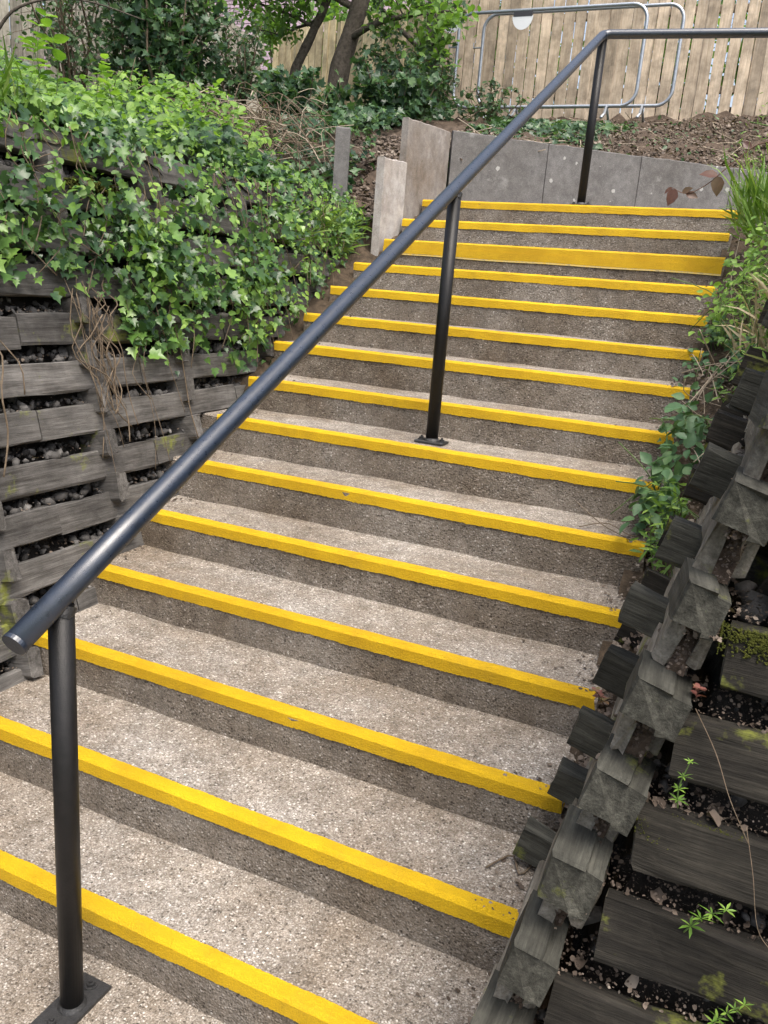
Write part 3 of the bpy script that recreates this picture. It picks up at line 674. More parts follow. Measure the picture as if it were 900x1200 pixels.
# ------------------------------------------------------------------ fences
def fence(label, mat, p0, p1, zb0, zb1, top0, top1, bw, gap, th=0.018, railz=(0.35, 1.1), group=None, lean=0.006):
    p0, p1 = np.array(p0, float), np.array(p1, float); ln = np.linalg.norm(p1 - p0); d = (p1 - p0) / ln; nrm = np.array([-d[1], d[0]])
    f = thing('timber_fence', (p0[0], p0[1], zb0), label, 'fence', group)
    n = int(ln / (bw + gap)); meshes = {}
    for i in range(n):
        s_ = (i + 0.5) * (bw + gap) + rng.normal(0, gap * .25); fr = s_ / ln; q = p0 + d * s_
        zb = zb0 + (zb1 - zb0) * fr; zt = top0 + (top1 - top0) * fr + rng.normal(0, .008)
        up = np.array([d[0] * rng.normal(0, lean), d[1] * rng.normal(0, lean), 1.0])
        b0 = np.array([q[0], q[1], zb]) + np.r_[nrm * rng.normal(0, .003), 0]
        # board: local X runs up the board
        ww = bw + rng.normal(0, .004)
        beam('board', mat, f, b0, b0 + norm(up) * (zt - zb), th, ww, np.r_[d, 0], seg=0.45, jit=0.0015, ch=0.003)
    for rz in railz:
        a = np.r_[p0 + nrm * 0.04, zb0 + rz]; b = np.r_[p1 + nrm * 0.04, zb1 + rz]
        beam('rail', mat, f, a, b, 0.04, 0.075, (0, 0, 1), seg=0.5)
    for s_ in np.arange(0.1, ln, 1.8):
        q = p0 + d * s_ + nrm * 0.11; zb = zb0 + (zb1 - zb0) * s_ / ln; zt = top0 + (top1 - top0) * s_ / ln
        beam('post', mat, f, (q[0], q[1], zb - .2), (q[0], q[1], zt - .05), 0.09, 0.09, np.r_[d, 0], seg=0.5)
    return f
fence('tall tan close-board fence behind the metal barriers', FENCE_A, (-2.66, 8.66), (7.0, 8.85), 3.70, 3.80, 5.62, 5.68, 0.112, 0.011)
fence('yellowish timber fence with level top behind the tree trunks', FENCE_B, (-5.25, 9.30), (-2.70, 8.60), 3.72, 3.68, 5.01, 5.00, 0.105, 0.010)
fence('silvered grey timber fence at the far left behind the shrubs', FENCE_C, (-6.6, 3.2), (-5.35, 9.25), 3.5, 3.72, 5.7, 4.85, 0.115, 0.012)

# ------------------------------------------------------------------ metal barriers
def barrier(x0, x1, y, zt, zb, label, tags):
    f = thing('crowd_barrier', ((x0 + x1) / 2, y, zb - 0.15), label, 'barrier', 'galvanised barriers leaning at the fence')
    r = 0.15; P = []
    def arc(cx, cz, a0, a1): return [(cx + r * math.cos(a), y, cz + r * math.sin(a)) for a in np.linspace(a0, a1, 7)]
    P = arc(x1 - r, zt - r, math.pi / 2, 0) + arc(x1 - r, zb + r, 0, -math.pi / 2) + arc(x0 + r, zb + r, -math.pi / 2, -math.pi) + arc(x0 + r, zt - r, math.pi, math.pi / 2)
    P.append(P[0]); V, F = tube(P, 0.0175, 12, False); mk('frame', V, F, GALV, f, smooth=True)
    for fx in (x0 + 0.45, x1 - 0.28):
        for s_ in (-1, 1):
            V, F = tube([(fx, y, zb), (fx + 0.01, y + s_ * 0.12, zb - 0.10), (fx + .01, y + s_ * 0.26, zb - 0.16)], 0.014, 10); mk('foot', V, F, GALV, f, smooth=True)
    V, F = tube([(x0 - 0.0, y, zt - 0.32), (x0 - 0.10, y, zt - 0.32), (x0 - .10, y, zt - .27)], 0.009, 8); mk('hook', V, F, GALV, f)
    for tx in tags:
        V, F = box(tx - 0.10, tx + 0.10, y - 0.03, y - 0.012, zt - 0.065, zt - 0.018); mk('clip', V, F, DARK_PL, f)
        cps = [(tx + 0.11 * math.cos(a), zt - 0.06 + 0.13 * math.sin(a)) for a in np.linspace(math.pi, 2 * math.pi, 12)]
        V = [(a, y - 0.028, b) for a, b in cps] + [(a, y - 0.022, b) for a, b in cps]; n = len(cps)
        F = [tuple(range(n)), tuple(range(2 * n - 1, n - 1, -1))] + [(i, (i + 1) % n, n + (i + 1) % n, n + i)[::-1] for i in range(n)]
        mk('plastic_tag', V, F, WHITE_PL, f)
    return f
barrier(-2.16, -0.20, 8.10, 4.72, 3.80, 'galvanised barrier frame with two white plastic tags', (-2.24, -1.46))
barrier(-1.95, 0.12, 8.30, 4.76, 3.84, 'galvanised barrier frame standing further right, without tags', ())

# ------------------------------------------------------------------ house beyond the fence
hb = np.array([-15.0, 23.5, 3.8])
house = thing('house', tuple(hb), 'house with mauve tiled roof beyond the yellowish fence', 'house')
V, F = box(-6, 6, -4, 4, 0, 3.4); mk('wall', V + hb, F, BRICK, house)
ridge = 3.0
rf = mk('roof', np.array([(-6.4, -4.5, 3.3), (6.4, -4.5, 3.3), (6.4, 0, 6.9), (-6.4, 0, 6.9), (-6.4, 4.5, 3.3), (6.4, 4.5, 3.3)]) + hb, [(0, 1, 2, 3), (3, 2, 5, 4), (0, 3, 4), (1, 5, 2)], TILE, house)
tv, tf = sweep_x([(0, 0), (0.30, 0), (0.30, 0.012), (0, 0.035)], [-0.14, 0.14])
tv[:, 1] = tv[:, 1]; tile_me = None
sl = norm(np.array([0, 4.5, 3.6])); Rt = frame_from((1, 0, 0), np.cross((1, 0, 0), sl))
for r_ in range(19):
    for c_ in range(12):
        p_ = hb + np.array([-1.0 + 0.29 * c_ + 0.145 * (r_ % 2), -4.55, 3.29]) + sl * (0.29 * r_)
        if tile_me is None:
            o = mk('tile', tv, tf, TILE, rf, p_, Rt); tile_me = o.data
        else: place('tile', tile_me, rf, p_, Rt)
wo_ = mk('window', np.array(box(-2.5, -1.0, -4.06, -3.98, 1.2, 2.6)[0]) + hb, box(0, 1, 0, 1, 0, 1)[1], WHITE_PL, house)
mk('pane', np.array(box(-2.4, -1.1, -4.075, -4.055, 1.3, 2.5)[0]) + hb, box(0, 1, 0, 1, 0, 1)[1], simple('window_glass', (0.03, 0.035, 0.04), 0.08), wo_)

# ------------------------------------------------------------------ trees
def tree(name, label, ctrl, r0, r1, limbs, crown_r, nleaf, leaf, size, group=None, tm=T_OVATE, ivy=0):
    base = np.array(ctrl[0], float); f = thing(name, tuple(base), label, 'tree', group)
    P = curve_pts(ctrl, 26); rad = np.linspace(r0, r1, 26) * (1 + smooth_noise(26, .05, 2)); rad[:3] *= (1.25, 1.12, 1.04)
    V, F = tube(P, rad, 12); V = V + rng.normal(0, r0 * .04, V.shape); mk('trunk', V, F, BARK, f, smooth=True)
    tips, tubes = [], []
    for fr, d, ln in limbs:
        i = int(fr * 25); p0 = P[i]; d = norm(d); c = [p0]; dd = d.copy()
        for s_ in range(5):
            dd = norm(dd + rng.normal(0, .16, 3) + np.array([0, 0, .03])); c.append(c[-1] + dd * ln / 5)
        q = curve_pts(c, 14); tubes.append(tube(q, np.linspace(rad[i] * .45, .006, 14), 7)); tips.append(q[4:])
        for _ in range(6):
            j = rng.integers(4, 13); e = [q[j]]; dd = norm(d + rng.normal(0, .8, 3))
            for s_ in range(3): dd = norm(dd + rng.normal(0, .25, 3)); e.append(e[-1] + dd * ln * .13)
            qq = curve_pts(e, 7); tubes.append(tube(qq, np.linspace(.009, .003, 7), 5)); tips.append(qq[2:])
    V, F = join(tubes); tag(mk('limbs', V, F, BARK, f, smooth=True), kind='stuff')
    tp = np.concatenate(tips); idx = rng.integers(0, len(tp), nleaf)
    cl = tp[idx] + rng.normal(0, crown_r, (nleaf, 3)) * rng.uniform(.2, 1, (nleaf, 1))
    nn = norm(rand_dirs(nleaf) * .8 + np.array([0, -0.2, .8])); tt = rand_dirs(nleaf) + np.array([0, 0, -.5])
    V, F = scatter(tm, cl, rots(nn, tt), rng.uniform(.6, 1.2, nleaf) * size, .05)
    tag(mk('crown', V, F, leaf, f), kind='stuff')
    return f
tree('young_tree', 'young tree with dark leaning trunk in front of the yellowish fence', [(-3.05, 7.0, 3.35), (-2.98, 7.0, 3.95), (-2.78, 7.0, 4.6), (-2.72, 7.05, 5.4), (-2.8, 7.1, 6.6), (-2.7, 7.0, 8.2)], 0.105, 0.04,
     [(0.30, (1, -.3, .35), 1.3), (0.42, (-1, .2, .5), 1.4), (0.52, (-.5, -1, .3), 1.4), (.6, (.8, .6, .6), 1.5), (.7, (-1, -.5, .4), 1.5), (.8, (.4, -1, .5), 1.3), (.9, (.2, .5, 1), 1.2), (.44, (-.9, -.4, .05), 1.3), (.36, (-1, .5, .3), 1.3)], 0.16, 5200, TREEL, 0.075)
tree('young_tree', 'thin curved tree trunk left of the leaning trunk', [(-3.5, 7.05, 3.4), (-3.55, 7.05, 3.9), (-3.38, 7.05, 4.25), (-3.12, 7.05, 4.8), (-3.0, 7.2, 5.8), (-3.2, 7.3, 7.0)], 0.06, 0.025,
     [(.45, (-1, -.2, .5), 1.0), (.55, (-.7, -.6, .1), 1.1), (.65, (.7, -.5, .5), 1.0), (.8, (-.4, .6, .6), 1.0), (.5, (-1, .3, .15), 1.1)], 0.12, 1100, TREEL, 0.07)
tree('ivy_clad_tree', 'dark ivy-clad tree trunk at the left end of the barriers', [(-2.42, 7.95, 3.5), (-2.40, 7.95, 4.2), (-2.40, 7.97, 5.0), (-2.3, 7.9, 6.2), (-2.4, 8.0, 7.6)], 0.10, 0.05,
     [(.18, (-.6, -.7, .6), .9), (.22, (.3, -.9, .4), .8), (.28, (-.9, -.2, .5), .9), (.5, (1, -.4, .5), 1.4), (.7, (-.6, .5, .7), 1.4), (.85, (.5, .5, .8), 1.2)], 0.12, 1700, SHRUB, 0.06, tm=T_IVY)

# ------------------------------------------------------------------ shrubs
def shrub(name, label, base, h, spread, nst, nleaf, leaf, size, tm=T_OVATE, stemmat=STEM, lean=(0, 0, 0), group=None, low=0.15, catn='shrub'):
    base = np.array(base, float); f = thing(name, tuple(base), label, catn, group); tubes, tips = [], []
    for k in range(nst):
        a = rng.uniform(0, 2 * math.pi); out = np.array([math.cos(a), math.sin(a), 0]) * spread * rng.uniform(.3, 1)
        p0 = base + out * .18; tgt = base + out + np.array([0, 0, h * rng.uniform(.7, 1.08)]) + np.array(lean)
        c = [p0, p0 + (tgt - p0) * .33 + rng.normal(0, spread * .10, 3), p0 + (tgt - p0) * .66 + rng.normal(0, spread * .12, 3), tgt]
        q = curve_pts(c, 14); tubes.append(tube(q, np.linspace(.009 + .004 * h, .003, 14), 6)); tips.append(q[int(14 * low):])
        for _ in range(7):
            j = rng.integers(3, 13); dd = norm(rng.normal(0, 1, 3) + out * .5 + np.array([0, 0, .5])); e = [q[j]]
            for s_ in range(3): dd = norm(dd + rng.normal(0, .3, 3)); e.append(e[-1] + dd * h * .09)
            qq = curve_pts(e, 7); tubes.append(tube(qq, np.linspace(.004, .0016, 7), 5)); tips.append(qq[1:])
    V, F = join(tubes); mk('stems', V, F, stemmat, f, smooth=True)
    tp = np.concatenate(tips); idx = rng.integers(0, len(tp), nleaf); cl = tp[idx] + rng.normal(0, h * .035, (nleaf, 3))
    V, F = scatter(tm, cl, rots(norm(rand_dirs(nleaf) * .75 + np.array([.25, -.3, .6])), rand_dirs(nleaf) + np.array([0, 0, -.4])), rng.uniform(.55, 1.25, nleaf) * size, .05)
    tag(mk('foliage', V, F, leaf, f), kind='stuff'); return f
def bz(x, y): return float(bank_z(x, y)) - 0.04
for x, y, h, sp, ns, nl, lf, sz_, lab in (
    (-5.15, 5.6, 1.5, .60, 14, 1500, SHRUB, .055, 'thin-leaved shrub with dark bare stems at the far left'),
    (-4.40, 5.7, 1.6, .55, 16, 1900, IVYD, .070, 'ivy-covered shrub right of the far left stems'),
    (-3.85, 5.5, 1.5, .50, 16, 2100, IVYD, .080, 'tall dark ivy mound left of the house roof'),
    (-3.70, 6.2, 1.0, .42, 14, 1300, SHRUB, .050, 'loose twiggy shrub just below the house roof'),
    (-2.85, 6.0, 0.50, .45, 14, 1200, IVYD, .075, 'low dark ivy bush around the leaning trunk'),
    (-2.05, 6.3, 0.55, .50, 14, 1500, IVYD, .070, 'low ivy bush between the leaning trunk and the concrete boards'),
    (-2.10, 7.2, 0.70, .38, 14, 1000, SHRUB, .055, 'tangled bush in front of the barrier left end'),
    (-1.45, 7.2, 0.36, .45, 12, 600, SHRUB, .050, 'low bramble tangle above the concrete boards')):
    shrub('shrub', lab, (x, y, bz(x, y)), h, sp, ns, nl, lf, sz_, T_IVY if lf is IVYD else T_OVATE)
for k in range(14):
    x = -9.5 + 1.2 * k + rng.normal(0, .3); y = 10.3 + rng.normal(0, .4)
    shrub('garden_shrub', 'pale green garden shrub glimpsed through the fence gaps', (x, y, 3.65), 2.4, .95, 10, 900, TREEL, .14, group='shrubs behind the fence', low=.05)
# overhanging dark branch, top left
br = thing('bare_branch', (-4.6, 4.2, 4.0), 'dark bare branch crossing the far left fence', 'branch')
q = curve_pts([(-4.6, 4.2, 3.55), (-4.45, 4.25, 3.72), (-4.25, 4.4, 3.83), (-4.0, 4.6, 3.86), (-3.7, 4.9, 3.80)], 18)
V, F = tube(q, np.linspace(.015, .004, 18), 8); mk('limb', V, F, BARK, br, smooth=True)

# ------------------------------------------------------------------ ivy on the left wall
ivy_low_y = [.7, 1.08, 1.38, 1.53, 1.7, 1.75, 2.0, 2.7, 2.99, 3.24, 3.6, 3.9, 4.31, 4.61]
ivy_low_z = [1.8, 1.83, 1.75, 1.82, 1.73, 1.56, 1.44, 1.39, 1.49, 1.65, 1.78, 1.97, 2.2, 2.4]
P = []
def dens(y, z):
    lump = 0.5 + 0.5 * math.sin(y * 5.1 + 1.3 * math.sin(z * 7)) * math.sin(z * 8.3 + 2.1 * math.sin(y * 3.7))
    d = 0.05 + 0.95 * lump ** 1.7
    if 1.0 < y < 2.35 and 2.13 < z < 2.30 and y < 1.9: d *= 0.4
    if y < 1.75: d *= 0.45 + 0.8 * max(0, (z - 1.95))
    if y > 3.2: d *= 0.6
    return d
while len(P) < 3500:
    y = rng.uniform(0.7, 4.45); z = rng.uniform(1.36, 2.52); zl = np.interp(y, ivy_low_y, ivy_low_z) + rng.normal(0, .05)
    if z < zl or rng.random() > dens(y, z): continue
    bulge = 0.03 + 0.16 * min(1, (z - zl) / .35) * rng.beta(1.3, 1.5)
    if z > 2.30: bulge -= (z - 2.30) * 1.2
    P.append((left_x(z) - 0.02 + bulge, y, z))
P = np.array(P); n = len(P)
nn = norm(np.array([0.75, -0.35, 0.55]) + rng.normal(0, .55, (n, 3))); tt = np.array([0.15, 0, -1.0]) + rng.normal(0, .6, (n, 3))
s = (.018 + .064 * rng.beta(1.0, 2.0, n)) * np.where(P[:, 1] > 3.2, .75, 1.0); Rr = rots(nn, tt)
ivy = thing('ivy', (left_x(1.4), 2.4, 1.4), 'climbing ivy draped over the left timber wall', 'ivy')
app = s / np.linalg.norm(P - CAM, axis=1); order = np.argsort(-app); big = order[:300]; rest = order[300:]
me = None
for i in big:
    V0 = T_IVY[0]
    if me is None:
        o = mk('leaf', V0.copy(), T_IVY[1].copy(), IVY, ivy, P[i], Rr[i]); me = o.data
    else: o = place('leaf', me, ivy, P[i], Rr[i])
    o.scale = (s[i] * rng.uniform(.85, 1.1), s[i], s[i] * rng.uniform(.6, 1.6))
V, F = scatter(T_IVY, P[rest], Rr[rest], s[rest], .06); tag(mk('foliage', V, F, IVY, ivy), kind='stuff')
tubes = []
for k in range(46):
    y = rng.uniform(0.9, 4.0); z1 = 2.35; zl = np.interp(y, ivy_low_y, ivy_low_z) + rng.uniform(-.05, .3)
    c = [(left_x(z) + 0.03 + rng.uniform(0, .05), y + rng.normal(0, .06), z) for z in np.linspace(z1, zl, 5)]
    tubes.append(tube(curve_pts(c, 14), .0022, 5))
V, F = join(tubes); mk('stems', V, F, STEM, ivy, smooth=True)
yw = rng.uniform(1.0, 4.4, 1500); zw = rng.uniform(1.5, 2.5, 1500); kk_ = zw > np.interp(yw, ivy_low_y, ivy_low_z) + .12; yw, zw = yw[kk_], zw[kk_]; n = len(yw)
V, F = scatter(T_OVATE, np.c_[left_x(zw) + rng.uniform(.02, .17, n) - np.clip(zw - 2.3, 0, 1) * 1.1, yw, zw], rots(norm(np.array([.6, -.4, .6]) + rng.normal(0, .5, (n, 3))), np.array([.3, 0, -.6]) + rng.normal(0, .7, (n, 3))), rng.uniform(.018, .045, n), .06)
tag(mk('creeper', V, F, WEED), 'small light green creeper leaves mixed into the ivy on the left wall', 'creeper', kind='stuff')
# dry roots hanging down the header column
dr = thing('dry_roots', (left_x(1.4), 1.55, 1.3), 'dry stringy roots hanging on the left timber wall beside the header ends', 'roots')
tubes = []
for k in range(34):
    y = 1.58 + rng.normal(0, .05) if k < 22 else rng.uniform(0.95, 2.1); z1 = rng.uniform(1.55, 1.8); z0 = z1 - rng.uniform(.2, .55) if k < 22 else z1 - rng.uniform(.4, .8)
    c = [(left_x(z) + rng.uniform(.0, .045), y + rng.normal(0, .035), z) for z in np.linspace(z1, z0, 5)]
    tubes.append(tube(curve_pts(c, 12), rng.uniform(.0012, .0035), 5))
V, F = join(tubes); mk('root_strands', V, F, STEM, dr, smooth=True)

# ------------------------------------------------------------------ bank vegetation
def bank_scatter(n, xr, yr, tm, mat, size, hmax, name, label, catn, up=0.9, keepf=None, lumpf=2.3):
    x = rng.uniform(*xr, n); y = rng.uniform(*yr, n)
    k = np.ones(n, bool) if keepf is None else keepf(x, y); x, y = x[k], y[k]; n = len(x)
    lump = np.clip(0.5 + 0.35 * np.sin(x * lumpf + 1.1 * np.sin(y * 1.9)) + 0.35 * np.sin(y * lumpf * 1.3 + x), 0.05, 1.2)
    z = bank_z(x, y) + hmax * lump * rng.beta(2.2, 1.2, n) + 0.01
    nn = norm(np.array([.25, -.35, up]) + rng.normal(0, .42, (n, 3))); tt = rng.normal(0, 1, (n, 3)) + np.array([.3, -.4, -.5])
    V, F = scatter(tm, np.c_[x, y, z], rots(nn, tt), rng.uniform(.55, 1.2, n) * size, .06)
    return tag(mk(name, V, F, mat), label, catn, kind='stuff')
left_only = lambda x, y: ((x < -1.40) & (y < 4.3)) | ((x < -1.55) & (y < 5.0)) | ((x < -1.75) & (y >= 5.0))
bank_scatter(17000, (-5.6, -1.38), (0.6, 7.6), T_IVY, IVYD, .066, .26, 'ground_ivy', 'dark ivy carpeting the bank above the left wall', 'ivy', keepf=left_only)
bank_scatter(6000, (-3.6, -1.36), (0.8, 3.6), T_OVATE, WEED, .052, .40, 'ground_weeds', 'bright green leafy weeds along the top of the left wall', 'weeds', keepf=left_only)
bank_scatter(2300, (-2.2, -1.36), (3.0, 4.5), T_IVY, IVY, .05, .16, 'wall_top_ivy', 'light ivy trailing over the upper end of the left wall', 'ivy', keepf=lambda x, y: (x < -1.36))
bank_scatter(2600, (-1.2, 2.4), (5.6, 8.5), T_OVATE, SHRUB, .045, .10, 'bank_seedlings', 'small green seedlings on the brown bank below the fence', 'seedlings', keepf=lambda x, y: (y > panel_y(x) + .15) & ((x < -.3) | (rng.random(len(x)) < .22)))
bank_scatter(1300, (0.8, 3.6), (7.2, 8.6), T_LANCE, WEED, .075, .22, 'fence_foot_weeds', 'green weeds at the fence foot on the right', 'weeds', keepf=lambda x, y: (y > panel_y(x) + .3) & (rng.random(len(x)) < np.clip((x - .6) / 1.2, 0, 1)))
bank_scatter(16000, (-1.3, 3.0), (5.4, 8.6), T_CHIP, DEADL, .030, .035, 'leaf_litter', 'brown leaf litter on the bank below the tan fence', 'leaf litter', keepf=lambda x, y: (y > panel_y(x) + .07), up=1.2)
bank_scatter(1900, (-1.3, -.1), (6.3, 8.3), T_IVY, IVYD, .06, .16, 'slope_ivy', 'ivy and brambles on the bank left of the barrier feet', 'ivy', keepf=lambda x, y: (y > panel_y(x) + .25) & (rng.random(len(x)) < np.clip((-.1 - x) / .6, 0, 1)))
bank_scatter(2500, (-2.0, -1.15), (4.3, 5.6), T_CHIP, DEADL, .03, .03, 'dead_leaves', 'dead leaves on the dark slope beside the pale concrete boards', 'leaf litter', keepf=lambda x, y: (x < -1.2), up=1.0)

def blades(name, label, pos, n_each, hgt, spread, mat, out=(0, 0, 0), catn='grass'):
    f = thing(name, tuple(pos[0]), label, catn); A = []
    for p_ in pos:
        q = np.array(p_) + rng.normal(0, spread, (n_each, 3)) * np.array([1, 1, .15]); tdir = norm(np.array([0, 0, 1.0]) + rng.normal(0, .45, (n_each, 3)) + np.array(out))
        nn = norm(rng.normal(0, 1, (n_each, 3)) * np.array([1, 1, .3]) + np.array([0, 0, .4])); h = rng.uniform(.5, 1.15, n_each) * hgt
        A.append(scatter(T_BLADE, q, rots_t(nn, tdir), np.c_[h * rng.uniform(.6, 1.1, n_each), h, h]))
    V, F = cat(A); tag(mk('blades', V, F, mat, f), kind='stuff'); return f
def rots_t(nrm, tip):
    y = norm(tip); z = norm(nrm - y * (nrm * y).sum(-1, keepdims=True)); x = np.cross(y, z); return np.stack([x, y, z], axis=-1)
blades('grass_tuft', 'bright grass blades at the left edge above the timber wall', [(-1.5 - .5 * rng.random(), 0.95 + 0.9 * rng.random(), 2.38) for _ in range(14)], 30, .23, .07, GRASS, (.25, -.1, 0))
blades('grass_tuft', 'thin grass hanging over the upper end of the left timber wall', [(-1.33 - .05 * rng.random(), 3.0 + 1.45 * rng.random(), 2.28 - .25 * rng.random()) for _ in range(20)], 26, .17, .05, GRASS, (.7, 0, -.5))

def leafy_stem(label, base, h, nn_, size, mat=WEED, tm=T_OVATE, lean=(0, 0, 0), name='weed_plant', group=None, catn='weed', whorl=2, stem=GSTEM, sr=.003):
    base = np.array(base, float); f = thing(name, tuple(base), label, catn, group)
    top = base + np.array([lean[0], lean[1], h + lean[2]]); q = curve_pts([base, base + (top - base) * .5 + rng.normal(0, h * .05, 3) + np.array([0, 0, h * .08]), top], 14)
    V, F = tube(q, np.linspace(sr, sr * .5, 14), 6); mk('stem', V, F, stem, f, smooth=True)
    pos, R_, s_ = [], [], []
    for i in range(nn_):
        t = .25 + .75 * i / max(1, nn_ - 1); p_ = q[min(13, int(t * 13))]; a0 = rng.uniform(0, 6.28)
        for k in range(whorl):
            a = a0 + 2 * math.pi * k / whorl + rng.normal(0, .15); d = np.array([math.cos(a), math.sin(a), .25 + rng.normal(0, .15)])
            pos.append(p_); R_.append(rots_t(np.array([[0, 0, 1.0]]) + rng.normal(0, .2, (1, 3)), d[None])[0]); s_.append(size * rng.uniform(.75, 1.15) * (1 - .35 * (t - .5)))
    tm_o = None
    if len(pos) <= 24 and size > .03:
        me_ = None
        for p_, r_, z_ in zip(pos, R_, s_):
            if me_ is None: o = mk('leaf', tm[0].copy(), tm[1].copy(), mat, f, p_, r_); me_ = o.data
            else: o = place('leaf', me_, f, p_, r_)
            o.scale = (z_, z_, z_)
    else:
        V, F = scatter(tm, np.array(pos), np.array(R_), np.array(s_), .05); tag(mk('foliage', V, F, mat, f), kind='stuff')
    return f
for k in range(14):
    x = -1.5 - 0.9 * rng.random(); y = 1.1 + 2.2 * rng.random()
    leafy_stem('upright leafy weed standing on the bank above the left wall', (x, y, bz(x, y) + .05), .28 + .22 * rng.random(), 6, .085, WEED, lean=(rng.normal(0, .08), rng.normal(0, .08), 0), group='upright weeds above the left wall')
# dead bramble heap
dh = thing('twig_heap', (-2.2, 4.4, 2.6), 'heap of dry brown bramble twigs on the left bank', 'twigs'); tubes = []
for k in range(230):
    c0 = np.array([-2.25 + rng.normal(0, .28), 4.25 + rng.normal(0, .42), 0]); c0[2] = float(bank_z(c0[0], c0[1])) + .12 + .25 * rng.beta(2, 2)
    d = rand_dirs(1)[0] * np.array([1, 1, .45]) * rng.uniform(.12, .42); bnd = rng.normal(0, .07, 3) + np.array([0, 0, .06])
    tubes.append(tube(curve_pts([c0 - d, c0 + bnd, c0 + d + np.array([0, 0, -.08])], 8), rng.uniform(.0015, .0045), 5))
V, F = join(tubes[:60]); tag(mk('pale_twigs', V, F, DRYSTEM, dh, smooth=True), kind='stuff')
V, F = join(tubes[60:]); tag(mk('brown_twigs', V, F, STEM, dh, smooth=True), kind='stuff')

bt = thing('twig_litter', (-.2, 7.2, 3.2), 'thin pale twigs scattered on the brown bank below the tan fence', 'twigs'); tubes = []
for k in range(130):
    x_ = rng.uniform(-1.2, 2.2); y_ = rng.uniform(panel_y(x_) + .12, 8.4); c = np.array([x_, y_, float(bank_z(x_, y_)) + .03]); a_ = rng.uniform(0, 6.28); l_ = rng.uniform(.06, .22)
    d = np.array([math.cos(a_), math.sin(a_), rng.normal(.1, .25)]) * l_; tubes.append(tube(curve_pts([c - d, c + rng.normal(0, .02, 3), c + d], 7), rng.uniform(.002, .005), 5))
V, F = join(tubes); tag(mk('twigs', V, F, DRYSTEM, bt, smooth=True), kind='stuff')

# ------------------------------------------------------------------ right side vegetation
def right_clump(name, label, centres, n, spread, tm, mat, size, catn='weed', stems=10):
    f = thing(name, tuple(centres[0]), label, catn); cen = np.array(centres, float); idx = rng.integers(0, len(cen), n)
    p_ = cen[idx] + np.clip(rng.normal(0, 1, (n, 3)), -1.7, 1.7) * spread
    V, F = scatter(tm, p_, rots(norm(np.array([-.25, -.45, .7]) + rng.normal(0, .45, (n, 3))), rng.normal(0, 1, (n, 3)) + np.array([-.4, -.2, -.2])), rng.uniform(.5, 1.2, n) * size, .05)
    tag(mk('foliage', V, F, mat, f), kind='stuff'); tubes = []
    for k in range(stems):
        c = cen[rng.integers(0, len(cen))] + rng.normal(0, .03, 3); e = c + rng.normal(0, 1, 3) * np.array(spread) * 1.6
        lo = np.array([c[0] + .05, c[1], c[2] - .18]); tubes.append(tube(curve_pts([lo, c, e], 9), .0022, 5))
    V, F = join(tubes); tag(mk('stems', V, F, GSTEM, f, smooth=True), kind='stuff'); return f
def on_verge(y, dz=0.1, dx=0.03): z = stair_z(y); return (1.13 + dx, y, z + dz)
right_clump('weed_clump', 'bluish green leafy weed spilling onto the steps beside the right wall', [on_verge(2.28, .10), on_verge(2.15, .06, .0), on_verge(2.42, .14, .02), on_verge(2.05, .02, .0)], 210, (.045, .08, .06), T_OVATE, WEEDB, .060)
right_clump('weed_clump', 'small fresh weed just below the bluish one by the right wall', [on_verge(1.85, .10, .05), on_verge(2.0, .12, .05)], 150, (.04, .06, .05), T_LANCE, WEED, .05)
right_clump('weed_clump', 'tall weeds overhanging the upper steps on the right', [(1.18 + .075 * k, 3.3 + .25 * k, stair_z(3.3 + .25 * k) + .16 + .04 * k) for k in range(6)], 900, (.06, .14, .08), T_OVATE, WEED, .036, stems=26)
right_clump('weed_clump', 'tall weeds overhanging the upper steps on the right', [(1.30 + .07 * k, 3.2 + .3 * k, stair_z(3.2 + .3 * k) + .27 + .05 * k) for k in range(6)], 800, (.08, .16, .11), T_LANCE, WEED, .048, stems=40)
for o in list(COL.objects):
    if o.name.startswith('weed_clump.003'): o['label'] = 'narrow-leaved green weeds on top of the right timber wall near the landing'
blades('grass_tuft', 'long grass arching over the top steps on the right', [(1.18 + .12 * rng.random(), 3.9 + .9 * rng.random(), 2.15 + .35 * rng.random()) for _ in range(14)], 15, .24, .05, GRASS, (-.45, -.25, -.05))
blades('grass_tuft', 'dry grass strands on the right timber wall face', [(right_x(z_) - .02, 2.6 + .9 * rng.random(), z_) for z_ in rng.uniform(1.55, 1.95, 12)], 9, .20, .04, leafmat('dry_grass', [(0, (.28, .23, .14)), (1, (.45, .38, .25))], .2, .7), (-.3, -.2, -.3))
right_clump('weed_clump', 'thin weeds rooted between the timbers of the right wall', [(right_x(z_) - .01, y_, z_) for y_, z_ in ((2.4, 1.62), (2.7, 1.75), (2.9, 1.9), (3.1, 2.05), (2.6, 1.5), (3.2, 1.8))], 420, (.05, .10, .06), T_LANCE, WEED, .05, stems=24)
right_clump('weed_clump', 'leafy growth on the right bank above the timber wall', [(1.7 + .25 * k, 2.6 + .4 * k, 2.42) for k in range(6)], 1200, (.2, .3, .09), T_OVATE, WEED, .065, stems=20)
def verge_pts(n, y0, y1, dz0, dz1):
    y = rng.uniform(y0, y1, n); z = np.array([stair_z(v) for v in y]); xi = 1.10; xo = right_x(z) + .05
    q = rng.random(n); return np.c_[xi + (xo - xi) * q, y, z - .09 + .09 * q + rng.uniform(dz0, dz1, n)]
pv_ = verge_pts(2600, .9, 4.8, 0.0, .03)
V, F = scatter(T_CHIP, pv_, rots(norm(rand_dirs(len(pv_)) * .7 + np.array([0, -.3, 1])), rand_dirs(len(pv_))), rng.uniform(.005, .022, len(pv_)), .15)
